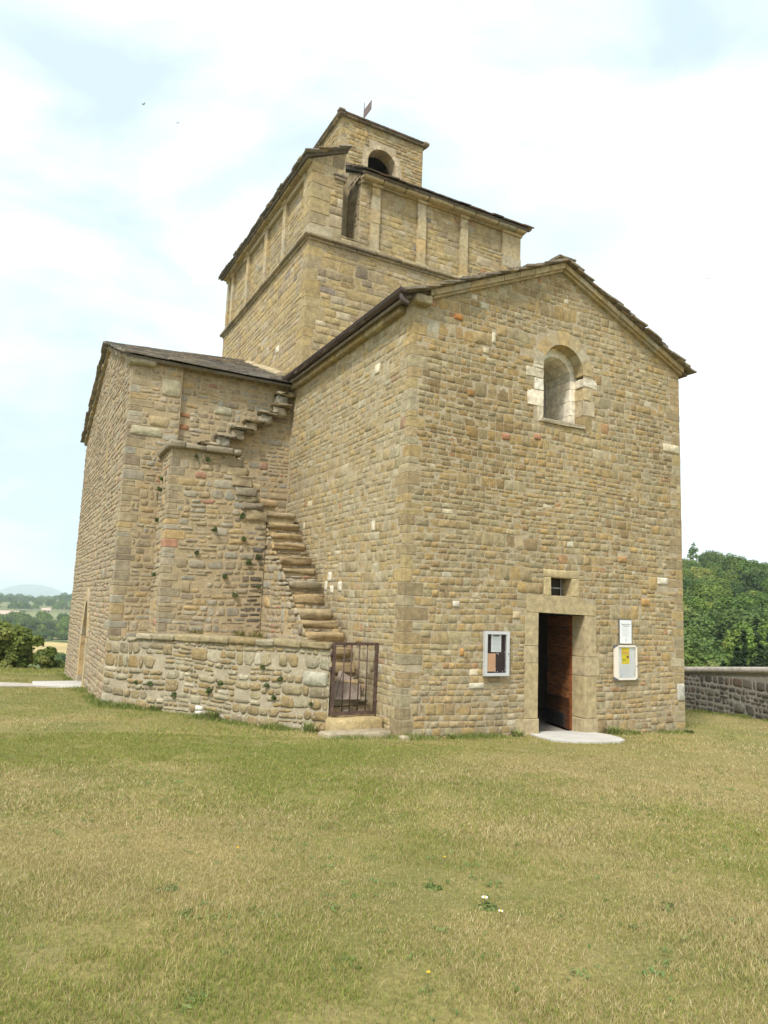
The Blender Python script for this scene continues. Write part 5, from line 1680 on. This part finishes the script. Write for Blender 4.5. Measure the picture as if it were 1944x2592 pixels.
rme.materials.append(plain_mat('ridge_meadow', (.16,.17,.065), .95, 0, .45, .008))
ro2 = bpy.data.objects.new('hills', rme); COL.objects.link(ro2); tag(ro2, kind='structure')
nv_ = 0
def vtree(az, s, sc_, z, k, label, group, nm='tree'):
    x, y = polar(az, s)
    put(nm, protos[k], (x, y, z), vr.uniform(0, 6.28), (sc_, sc_, sc_*vr.uniform(.8, 1.05)), label, nm, group)
for q in range(85):      # belt of trees below the houses
    s = vr.uniform(352, 450); az = vr.uniform(-2.2, 6.2)
    vtree(az, s, vr.uniform(1.1, 1.55), ridge_z(s, az)-1.4, vr.choice((0, 1, 1, 2, 3, 4)), 'green tree in the belt of trees across the valley', 'trees across the valley')
for q in range(30):      # hedge between the two fields
    s = vr.uniform(302, 311); az = -2 + 8.0*q/30 + vr.uniform(-.1, .1)
    vtree(az, s, vr.uniform(.45, .72), ZV-.5, vr.choice((0, 1, 2, 4)), 'small bush in the hedge between the two straw fields', 'hedge bushes between the fields', 'bush')
wl_ = []                 # the far wood on the low ridge, one mass
for q in range(60):
    s = vr.uniform(640, 930); az = vr.uniform(-2.2, 6.2); k = vr.uniform(1.1, 1.7)
    x, y = polar(az, s); wl_.append((x, y, ridge_z(s, az)-2.0+3.6*k, 3.0*k, 3.0*k, 2.9*k))
for q in range(42):
    az = -2.4 + 8.8*q/42; k = vr.uniform(1.2, 2.1)
    x, y = polar(az, vr.uniform(900, 950)); wl_.append((x, y, ridge_z(920, az)-2.5+3.6*k, 3.0*k, 3.0*k, 2.9*k))
wme = leaf_mesh('wood', wl_, 60000, .8, G3+G1, 77)
wo = bpy.data.objects.new('wood', wme); COL.objects.link(wo)
tag(wo, 'far dark wood along the low ridge below the mountain', 'wood', kind='stuff')
for q in range(16):      # scattered by the near field
    s = vr.uniform(170, 200); az = vr.uniform(3.0, 6.5)
    vtree(az, s, vr.uniform(.5, .8), ZV-.6, vr.choice((0, 1, 4)), 'green bush at the near edge of the straw field', 'bushes by the straw field', 'bush')

def house(az, s, w, d, h, lab, roofh=2.2, rot=0.0, zadd=0.0):
    x, y = polar(az, s)
    z = ridge_z(s, az) - .2 + zadd
    rt = empty('house', (x, y, z), lab, 'house', 'houses across the valley')
    rt.rotation_euler = (0, 0, rot)
    b = MB(); b.box((x-w/2, y-d/2, z-1.0), (x+w/2, y+d/2, z+h)); b.build('wall', [M['housewall']], rt)
    r = MB()
    V = [(x-w/2-.4, y-d/2-.4, z+h), (x+w/2+.4, y-d/2-.4, z+h), (x+w/2+.4, y+d/2+.4, z+h), (x-w/2-.4, y+d/2+.4, z+h), (x-w/2-.4, y, z+h+roofh), (x+w/2+.4, y, z+h+roofh)]
    r.add(V, [(0,1,5,4), (2,3,4,5), (1,2,5), (3,0,4), (3,2,1,0)]); rf = r.build('roof', [M['tileroof']], rt)
    ch = MB(); ch.box((x+w*.25, y-.4, z+h+roofh*.6), (x+w*.25+.8, y+.4, z+h+roofh+.8)); ch.build('chimney', [M['housewall']], rf)
    nwin = max(2, int(w/3.5))
    for k in range(nwin):
        xx = x - w/2 + w*(k+.5)/nwin
        wb = MB(); wb.box((xx-.6, y-d/2-.03, z+.4), (xx+.6, y-d/2+.1, z+h-.6)); wb.build('window', [M['housedark']], rt)
house(.05, 520, 17, 8, 3.4, 'long pale house with a salmon tiled roof at the far left', 2.2, 0, .6)
house(2.75, 640, 6, 5, 2.4, 'small grey roofed house among trees below the ridge', 1.8, .2)
house(3.95, 700, 9, 6, 2.6, 'pale house with a pink roof on the slope below the ridge', 2.2, -.2)
house(3.65, 820, 6, 5, 2.2, 'small pale house highest on the wooded ridge', 2.0, .1)

# the mountain
V = []; F = []
mr = np.random.default_rng(4)
ma = np.linspace(-6, 10, 90); ms = np.linspace(5000, 6600, 26)
for s in ms:
    for a in ma:
        d = (a-1.72)/2.55
        prof = max(0.0, 1-abs(d)**2.1)**.85 if abs(d) < 1 else 0.0
        t = 1 - abs((s-5800)/800)**1.6
        hgt = 92*prof*max(0, t)**.6 + 10*max(0, t)
        hgt += (2.2*math.sin(a*9)+1.5*math.sin(a*23+s*.01))*prof
        x, y = polar(a, s); V.append((x, y, -18 + hgt - (12*(1-t))))
for i in range(len(ms)-1):
    for k in range(len(ma)-1):
        q = i*len(ma)+k; F.append((q, q+len(ma), q+len(ma)+1, q+1))
mme = bpy.data.meshes.new('mountain'); mme.from_pydata(V, [], F); mme.polygons.foreach_set('use_smooth', np.ones(len(F), dtype=bool))
mme.materials.append(plain_mat('mountain_scrub', (.10,.125,.13), .95, 0, .5, .006))
mo = bpy.data.objects.new('mountain', mme); COL.objects.link(mo); tag(mo, kind='structure')

# ------------------------------------------------------------------ grass
def vnoise(x, y, f, seed):
    r = np.random.default_rng(seed); T = r.random((64, 64))
    X = x*f; Y = y*f; xi = np.floor(X).astype(int); yi = np.floor(Y).astype(int)
    tx = X-xi; ty = Y-yi; tx = tx*tx*(3-2*tx); ty = ty*ty*(3-2*ty)
    g = lambda i, j: T[i % 64, j % 64]
    return (g(xi, yi)*(1-tx)+g(xi+1, yi)*tx)*(1-ty) + (g(xi, yi+1)*(1-tx)+g(xi+1, yi+1)*tx)*ty
def inside(px, py, poly):
    c = np.zeros(px.shape, bool); n = len(poly)
    for i in range(n):
        x0, y0 = poly[i]; x1, y1 = poly[(i+1) % n]
        if y0 == y1: continue
        cond = (y0 > py) != (y1 > py)
        c ^= cond & (px < (x1-x0)*(py-y0)/(y1-y0)+x0)
    return c
FOOT = [[(0, 0), (2.72, 0), (4.4, 0), (W, 0), (W, 20), (TX, YT2), (TX, YT), (-3.9, 5.8), (-.93, .85), (-.93, .55), (-1.2, .55), (-1.2, .18), (0, .18)], apr, [(p[0], p[1]) for p in pth], [(-5.0, 10.15), (TX+.3, 10.15), (TX+.3, 11.65), (-5, 11.65)]]
def blades(n, s0, s1, az0, az1, w, hgt, dens_pow=1.0):
    r = nprng
    s = np.sqrt(r.random(n)*(s1**2-s0**2)+s0**2)
    az = np.radians(az0 + (az1-az0)*r.random(n))
    x = CAM.x + s*np.sin(az); y = CAM.y + s*np.cos(az)
    keep = np.ones(n, bool)
    for p in FOOT: keep &= ~inside(x, y, p)
    keep &= (y < 21) & ~((x > 10.9 + (y+1.6)*.2534 - .02))
    clump = vnoise(x, y, 9.0, 3)*.6 + vnoise(x, y, 23.0, 4)*.4
    bare = vnoise(x, y, 1.7, 21)*.6 + vnoise(x, y, 5.0, 22)*.4
    keep &= r.random(n) < (.35 + 1.1*clump)*np.clip((.74-bare)*6, .30, 1)
    x, y, s = x[keep], y[keep], s[keep]
    n = len(x)
    z = ground_z(x, y)
    h = hgt*(.45 + .9*r.random(n))*(.6+.9*vnoise(x, y, 1.3, 7))
    # taller along the walls and the lawn edge
    dw = np.full(n, 9.0)
    for (ax, ay, bx, by) in ((0, 0, 2.6, 0), (4.4, 0, W, 0), (-3.9, 5.8, -.95, .85), (TX, YT, TX, YT2), (A0.x, A0.y, B0.x, B0.y)):
        vx, vy = bx-ax, by-ay; L2 = vx*vx+vy*vy
        t = np.clip(((x-ax)*vx+(y-ay)*vy)/L2, 0, 1)
        dw = np.minimum(dw, np.hypot(x-ax-t*vx, y-ay-t*vy))
    near = np.clip(1-dw/.45, 0, 1)
    h = h*(1 + near*1.3*vnoise(x, y, 2.2, 9)) + np.where(y > 17.6, .10*r.random(n), 0)
    stalk = r.random(n) < .008
    h = np.where(stalk, h*1.7+.008, h)
    a = r.random(n)*6.283
    wx, wy = np.cos(a)*w*.5*(.7+.6*r.random(n)), np.sin(a)*w*.5*(.7+.6*r.random(n))
    la = r.random(n)*6.283; le = (.25+1.15*r.random(n))*h
    lx, ly = np.cos(la)*le, np.sin(la)*le
    B1 = np.stack([x-wx, y-wy, z-.004], 1); B2 = np.stack([x+wx, y+wy, z-.004], 1)
    m1 = np.stack([x-wx*.7+lx*.35, y-wy*.7+ly*.35, z+h*.6], 1); m2 = np.stack([x+wx*.7+lx*.35, y+wy*.7+ly*.35, z+h*.6], 1)
    T = np.stack([x+lx, y+ly, z+h], 1)
    # colour: straw, olive, green, in patches
    big = vnoise(x, y, .38, 11)*.55 + vnoise(x, y, 1.1, 12)*.3 + vnoise(x, y, 4.0, 13)*.15
    green = (big-.47)*2.3 + .52
    dfront = np.minimum(np.hypot((x+.6)/3.2, (y+1.2)/1.5), np.hypot((x+2.6)/1.3, (y-2.6)/3.0))
    green += .55*np.clip(1.25-dfront, 0, 1) + near*.5
    green -= .22*np.exp(-((y+5.2)/2.4)**2)
    green = np.clip(green, .10, .95)
    u = r.random(n)
    col = np.empty((n, 3))
    G = np.array([(.220,.272,.050), (.262,.300,.062), (.168,.228,.044)])[r.integers(0, 3, n)]
    O = np.array([(.345,.300,.112), (.375,.318,.125)])[r.integers(0, 2, n)]
    S = np.array([(.49,.395,.205), (.43,.335,.165), (.56,.475,.28)])[r.integers(0, 3, n)]
    isg = u < green*.76
    iso = ~isg & (u < green*.76 + .32)
    isg &= ~stalk; iso &= ~stalk
    col[:] = S; col[iso] = O[iso]; col[isg] = G[isg]
    col *= (.8+.4*r.random(n))[:, None]
    return B1, B2, m1, m2, T, col
def edge_blades(n):
    """unmown grass along the foot of the walls"""
    segs = [(0.05, -.02, 2.45, -.02, 1.0), (4.42, -.02, W, -.02, 1.0), (-3.9, 5.75, -1.2, 1.22, 1.4), (TX-.02, YT, TX-.02, 10.0, .9), (TX-.02, 11.8, TX-.02, YT2, .9), (A0.x-.02, A0.y, B0.x-.02, B0.y, 1.0), (-1.25, .15, .1, .15, .9)]
    r = nprng
    w_ = np.array([math.hypot(c-a, d-b)*e for a, b, c, d, e in segs])
    k = r.choice(len(segs), n, p=w_/w_.sum()); S = np.array(segs)[k]
    t = r.random(n); cl = vnoise(t*np.hypot(S[:, 2]-S[:, 0], S[:, 3]-S[:, 1])*1.0, k*7.7, 2.3, 31)
    off = np.abs(r.normal(size=n))*.13
    dx, dy = S[:, 2]-S[:, 0], S[:, 3]-S[:, 1]; L = np.hypot(dx, dy)
    x = S[:, 0]+dx*t + dy/L*off*np.where(k < 2, 1, 1); y = S[:, 1]+dy*t - dx/L*off
    flip = np.isin(k, (3, 4, 5)); x = np.where(flip, S[:, 0]+dx*t - dy/L*off, x); y = np.where(flip, S[:, 1]+dy*t + dx/L*off, y)
    keep = r.random(n) < np.clip(cl*2.2-.45, .06, 1)
    for p in FOOT: keep &= ~inside(x, y, p)
    x, y, cl, off = x[keep], y[keep], cl[keep], off[keep]; n = len(x)
    z = ground_z(x, y); h = (.03+.13*cl*r.random(n))*np.clip(1.15-off*2.2, .35, 1); w = .007
    a = r.random(n)*6.283; wx, wy = np.cos(a)*w*.5, np.sin(a)*w*.5
    la = r.random(n)*6.283; le = (.1+.8*r.random(n))*h; lx, ly = np.cos(la)*le, np.sin(la)*le
    B1 = np.stack([x-wx, y-wy, z-.004], 1); B2 = np.stack([x+wx, y+wy, z-.004], 1)
    m1 = np.stack([x-wx*.7+lx*.35, y-wy*.7+ly*.35, z+h*.6], 1); m2 = np.stack([x+wx*.7+lx*.35, y+wy*.7+ly*.35, z+h*.6], 1)
    T = np.stack([x+lx, y+ly, z+h], 1)
    G = np.array([(.15,.21,.045), (.19,.25,.055), (.12,.18,.04), (.40,.35,.15)])[r.integers(0, 4, n)]*(.8+.4*r.random(n))[:, None]
    return B1, B2, m1, m2, T, G
def rosettes(nc):
    """flat broad leaved weeds scattered in the lawn"""
    r = nprng
    s = np.sqrt(r.random(nc)*(12.5**2-2.2**2)+2.2**2); az = np.radians(-3+64*r.random(nc))
    cx_ = CAM.x+s*np.sin(az); cy_ = CAM.y+s*np.cos(az)
    ok = vnoise(cx_, cy_, .8, 41) > .48
    for p in FOOT: ok &= ~inside(cx_, cy_, p)
    cx_, cy_ = cx_[ok], cy_[ok]; nc = len(cx_); m = 9
    R = (.012+.035*r.random(nc)**2).repeat(m); X = cx_.repeat(m)+r.normal(size=nc*m)*R*.8; Y = cy_.repeat(m)+r.normal(size=nc*m)*R*.8
    a = r.random(nc*m)*6.283; ln = R*(.5+.5*r.random(nc*m)); w = ln*.22; ca, sa = np.cos(a), np.sin(a)
    z = ground_z(X, Y) + .012
    B1 = np.stack([X+sa*w*.4, Y-ca*w*.4, z-.01], 1); B2 = np.stack([X-sa*w*.4, Y+ca*w*.4, z-.01], 1)
    m1 = np.stack([X+ca*ln*.6+sa*w, Y+sa*ln*.6-ca*w, z+.006], 1); m2 = np.stack([X+ca*ln*.6-sa*w, Y+sa*ln*.6+ca*w, z+.006], 1)
    T = np.stack([X+ca*ln, Y+sa*ln, z+.002], 1)
    G = (np.array([(.15,.22,.07), (.18,.25,.08), (.13,.19,.055)])[r.integers(0, 3, nc)].repeat(m, axis=0))*(.8+.4*r.random(nc*m))[:, None]
    return B1, B2, m1, m2, T, G
parts = [edge_blades(60000), rosettes(900), blades(330000, 2.0, 6.2, -3, 61, .0030, .019), blades(380000, 6.0, 11.5, -3, 61, .0055, .022), blades(330000, 11.2, 33, -5, 61, .010, .029),
         blades(110000, .6, 8, -58, -2.5, .0065, .024), blades(110000, .6, 8, 60.5, 112, .0065, .024), blades(90000, 8, 26, -45, -4.5, .011, .029), blades(70000, 8, 24, 60.5, 100, .011, .029), blades(60000, .1, 2.4, -60, 112, .0045, .020)]
cat_ = [np.concatenate([p[i] for p in parts]) for i in range(6)]
n = len(cat_[0])
VV = np.stack([cat_[0], cat_[1], cat_[3], cat_[2], cat_[4]], axis=1).reshape(-1, 3)
gme = bpy.data.meshes.new('grass')
gme.vertices.add(5*n); gme.vertices.foreach_set('co', VV.ravel())
idx = np.arange(n, dtype=np.int32)[:, None]*5
LI = np.concatenate([idx+0, idx+1, idx+2, idx+3, idx+3, idx+2, idx+4], axis=1)
gme.loops.add(7*n); gme.loops.foreach_set('vertex_index', LI.ravel())
gme.polygons.add(2*n)
ls = np.stack([np.arange(n)*7, np.arange(n)*7+4], 1).ravel().astype(np.int32)
lt = np.tile(np.array([4, 3], np.int32), n)
gme.polygons.foreach_set('loop_start', ls); gme.polygons.foreach_set('loop_total', lt)
at = gme.attributes.new('tint', 'FLOAT_COLOR', 'FACE')
cc = np.ones((2*n, 4), np.float32); cc[:, :3] = np.repeat(cat_[5], 2, axis=0)
at.data.foreach_set('color', cc.ravel())
gme.update(calc_edges=True)
gme.materials.append(tint_mat('grass_blade', .75, .08, 3.0, trans=.3))
go = bpy.data.objects.new('grass', gme); COL.objects.link(go)
tag(go, 'short dry grass of the lawn, green and straw coloured', 'grass', kind='stuff')

# ------------------------------------------------------------------ weeds, wall plants, flowers, birds
def tuft(name, loc, R, H, n, seed, label, cat, group, cols=None, nrm=None, size=.035, leafy=False):
    if not leafy:
        r = np.random.default_rng(seed)
        me = MB()
        pal = cols or [(.17,.23,.06), (.21,.26,.075), (.14,.20,.05), (.38,.34,.16)]
        for k in range(n//3):
            a = r.random()*6.283; q = R*.55*math.sqrt(r.random()); b = a + r.normal()*.8
            x0_, y0_ = q*math.cos(a), q*math.sin(a)
            h = H*(.45+.75*r.random()); le = h*(.2+.7*r.random()); w_ = .004+.007*r.random()
            cx_, sx_ = math.cos(b), math.sin(b)
            k_ = .75+.5*r.random(); c_ = pal[r.integers(0, len(pal))]; c_ = tuple(v*k_ for v in c_)
            V = [(x0_-sx_*w_, y0_+cx_*w_, 0), (x0_+sx_*w_, y0_-cx_*w_, 0), (x0_+sx_*w_+cx_*le*.4, y0_-cx_*w_+sx_*le*.4, h*.65), (x0_-sx_*w_+cx_*le*.4, y0_+cx_*w_+sx_*le*.4, h*.65), (x0_+cx_*le, y0_+sx_*le, h)]
            me.add([(loc[0]+v[0], loc[1]+v[1], loc[2]+v[2]) for v in V], [(0,1,2,3), (3,2,4)], c_)
        return tag(me.build(name, [M['leaf']], None, loc), label, cat, group)
    r = random.Random(seed)
    L = [(0, 0, H*.5, R*.7, R*.7, H*.5)] + [(R*r.uniform(-.45, .45), R*r.uniform(-.45, .45), H*r.uniform(.2, .8), R*.5, R*.5, H*.35) for _ in range(4)]
    me = leaf_mesh(name, L, n, size, cols or [(.085,.125,.035), (.10,.14,.04), (.12,.15,.05)], seed, mats=[M['leaf']], inner=.2, stretch=1.8)
    o = bpy.data.objects.new(name, me); COL.objects.link(o); o.location = loc
    return tag(o, label, cat, group)
def on_terr(u, z, d=.03):
    p = FT(u, z, d); return p
for k, (u, R, H, lab) in enumerate(((.25, .20, .24, 'leafy weed at the left foot of the grey terrace wall'), (.75, .16, .16, 'low weed just right of the terrace wall left foot'), (1.7, .13, .22, 'green tuft at the foot of the terrace wall, left of the white stones'), (3.25, .13, .34, 'tall green tuft right of the white stones in the terrace wall'), (4.6, .16, .14, 'low tuft along the terrace wall foot before its right end'), (5.5, .17, .30, 'bright green grassy tuft by the ground step left end'))):
    x, y, z = FT(u, 0, .10)
    tuft('weed', (x, y, gz(x, y)-.02), R*1.1, H*.62, 420, 200+k, lab, 'weed', 'weeds at the foot of the walls', size=.04)
for k, (x, y, R, H, lab) in enumerate(((.95, -.12, .14, .16, 'low weed at the facade foot near the left corner'), (2.35, -.12, .14, .20, 'green weed beside the left door plinth'), (4.65, -.14, .18, .26, 'green weed beside the right door plinth'), (5.2, -.14, .2, .16, 'low weed along the facade foot below the display case'), (6.8, -.16, .10, .14, 'small weed at the right corner of the facade'))):
    tuft('weed', (x, y, gz(x, y)-.02), R*1.1, H*.62, 380, 220+k, lab, 'weed', 'weeds at the foot of the walls', size=.04)
wallp = [('FT', 1.05, .42), ('FT', 1.45, .40), ('FT', 2.15, .25), ('FT', 3.35, .58), ('FT', 4.32, .95), ('FT', 4.45, .62), ('FT', 4.75, .78), ('FT', 4.62, .45), ('FT', 5.45, .42), ('FT', 3.05, .40),
         ('FBF', -2.55, 5.16), ('FBF', -2.30, 5.12), ('FBF', -2.05, 3.62), ('FBF', -1.40, 3.46), ('FBF', -1.05, 3.1), ('FBF', -1.25, 2.96), ('FBF', -1.45, 3.95), ('FBF', -1.75, 2.6), ('FBF', -1.0, 2.45), ('FBF', -1.5, 2.2), ('FBF', -2.4, 3.1),
         ('FBL', 5.5, 4.7), ('FBL', 5.55, 4.45), ('FBL', 5.6, 3.8), ('FBL', 5.45, 2.6)]
wn = {'FT': 'terrace wall', 'FBF': 'stair buttress', 'FBL': 'left flank of the stair buttress'}
for k, (fr, u, v) in enumerate(wallp):
    F_ = {'FT': FT, 'FBF': FBF, 'FBL': FBL}[fr]
    R = rng.uniform(.045, .09)
    tuft('wall_plant', F_(u, v-.03, .03), R, R*1.5, 150, 300+k, 'small green plant rooted in a joint of the ' + wn[fr], 'wall plant', 'small plants on the ' + wn[fr], size=.026, leafy=True)
for k, (x, y, lab) in enumerate(((-2.35, 4.45, 'dry yellowish tuft on the terrace at the buttress foot, left one'), (-1.45, 4.40, 'dry yellowish tuft on the terrace near the stair'), (-1.15, 4.2, 'dry yellowish tuft on the terrace against the stair flank'))):
    tuft('dry_tuft', (x, y, 1.33), .22, .20, 260, 340+k, lab, 'grass tuft', 'dry tufts on the terrace', cols=[(.24,.21,.08), (.20,.19,.07)], size=.035)
for k, (x, y, R) in enumerate(((-4.9, -5.9, .07), (-3.35, -6.35, .07), (-3.22, -6.75, .09), (-5.05, -7.15, .12), (-4.9, -6.3, .08), (-2.2, -7.2, .10))):
    tuft('clover_patch', (x, y, gz(x, y)-.018), R*1.15, .035, 80, 360+k, ['dark green clover patch left in the mid lawn', 'green clover patch next to the white daisy', 'green clover patch at the second daisy', 'dark green clover patch at the lower left of the lawn', 'small clover patch left of centre in the lawn', 'green clover patch at the lower right of the lawn'][k], 'clover', 'clover patches in the lawn', cols=[(.13,.19,.055), (.16,.21,.06)], size=.017, leafy=True)

def flower(x, y, col, r, label, cat, group, nm):
    z = gz(x, y)
    rt = empty(nm, (x, y, z), label, cat, group)
    s = MB(); s.tube([(x, y, z), (x+.004, y, z+.035)], .0018, 5, (.12,.17,.04)); s.build('stem', [M['leaf']], rt)
    p = MB(); n = 9
    for k in range(n):
        a = 2*math.pi*k/n
        c, sn_ = math.cos(a), math.sin(a)
        p.add([(x+.004, y, z+.035), (x+.004+r*c-r*.28*sn_, y+r*sn_+r*.28*c, z+.041), (x+.004+r*1.25*c, y+r*1.25*sn_, z+.039), (x+.004+r*c+r*.28*sn_, y+r*sn_-r*.28*c, z+.041)], [(0, 3, 2, 1)])
    p.build('petals', [col], rt)
    d = MB(); d.tube([(x+.004, y, z+.034), (x+.004, y, z+.044)], [r*.42, r*.3], 8); d.build('heart', [M['ypetal']], rt)
flower(-3.20, -6.70, M['petal'], .017, 'larger white daisy in the lawn, the upper one', 'daisy', 'white daisies in the lawn', 'daisy')
flower(-3.25, -6.92, M['petal'], .012, 'smaller white daisy in the lawn, the lower one', 'daisy', 'white daisies in the lawn', 'daisy')
for (x, y, lab) in ((-4.31, -5.35, 'tiny yellow flower in the left part of the lawn'), (-2.95, -5.88, 'tiny yellow flower in the right part of the lawn'), (-4.03, -7.4, 'tiny yellow flower low in the middle of the lawn')):
    flower(x, y, M['ypetal'], .008, lab, 'yellow flower', 'yellow flowers in the lawn', 'yellow_flower')

def bird(p, sc_, rot, label):
    x, y, z = p
    rt = bpy.data.objects.new('bird', None)
    b = MB()
    def T(q):
        v = Matrix.Rotation(rot, 3, 'Z') @ Vector(q)*sc_
        return (x+v.x, y+v.y, z+v.z)
    b.tube([T((-.11, 0, 0)), T((-.05, 0, .0)), T((.02, 0, .005)), T((.07, 0, .01)), T((.10, 0, .005))], [.004*sc_, .018*sc_, .026*sc_, .018*sc_, .004*sc_], 8)
    for s in (-1, 1):
        w_ = [(.05, 0, .012), (.045, s*.07, .05), (.0, s*.17, .075), (-.05, s*.23, .07), (-.02, s*.13, .055), (-.015, s*.05, .03), (-.02, 0, .012)]
        up_ = [T(q) for q in w_]; dn_ = [T((q[0], q[1], q[2]-.006)) for q in w_]
        m = len(w_)
        b.add(up_+dn_, [tuple(range(m)), tuple(range(m, 2*m))[::-1]] + [(i, (i+1) % m, m+(i+1) % m, m+i) for i in range(m)])
        b.add([T((-.10, 0, .0)), T((-.18, s*.035, 0)), T((-.13, s*.008, 0)), T((-.10, 0, .006))], [(0, 1, 2), (3, 2, 1)])
    bpy.data.objects.remove(rt)
    return tag(b.build('bird', [M['bird']], None, p), label, 'bird', 'swallows in the sky')
bird((-.8, 37.0, 35.8), 1.05, .6, 'small dark swallow flying high in the sky, the upper left one')
bird((1.55, 37.0, 35.3), .8, .9, 'tiny dark swallow in the sky just right of the upper left one')
bird((35.8, 20.8, 26.1), 1.0, .2, 'tiny dark swallow in the sky right of the church gable')

# ------------------------------------------------------------------ the air
hz = MB()
hz.box((-7150, -7150, -45), (7150, 7150, 120))
haze = hz.build('haze', [])
hm = bpy.data.materials.new('air'); hm.use_nodes = True
hn_ = hm.node_tree; hn_.nodes.clear()
ho = hn_.nodes.new('ShaderNodeOutputMaterial'); hp = hn_.nodes.new('ShaderNodeVolumePrincipled')
hp.inputs['Color'].default_value = (.80, .91, 1.0, 1)
hp.inputs['Density'].default_value = .00030
hp.inputs['Anisotropy'].default_value = 0.2
hn_.links.new(hp.outputs[0], ho.inputs['Volume'])
haze.data.materials.append(hm)
tag(haze, 'thin pale blue summer haze over the valley', 'haze', kind='stuff')
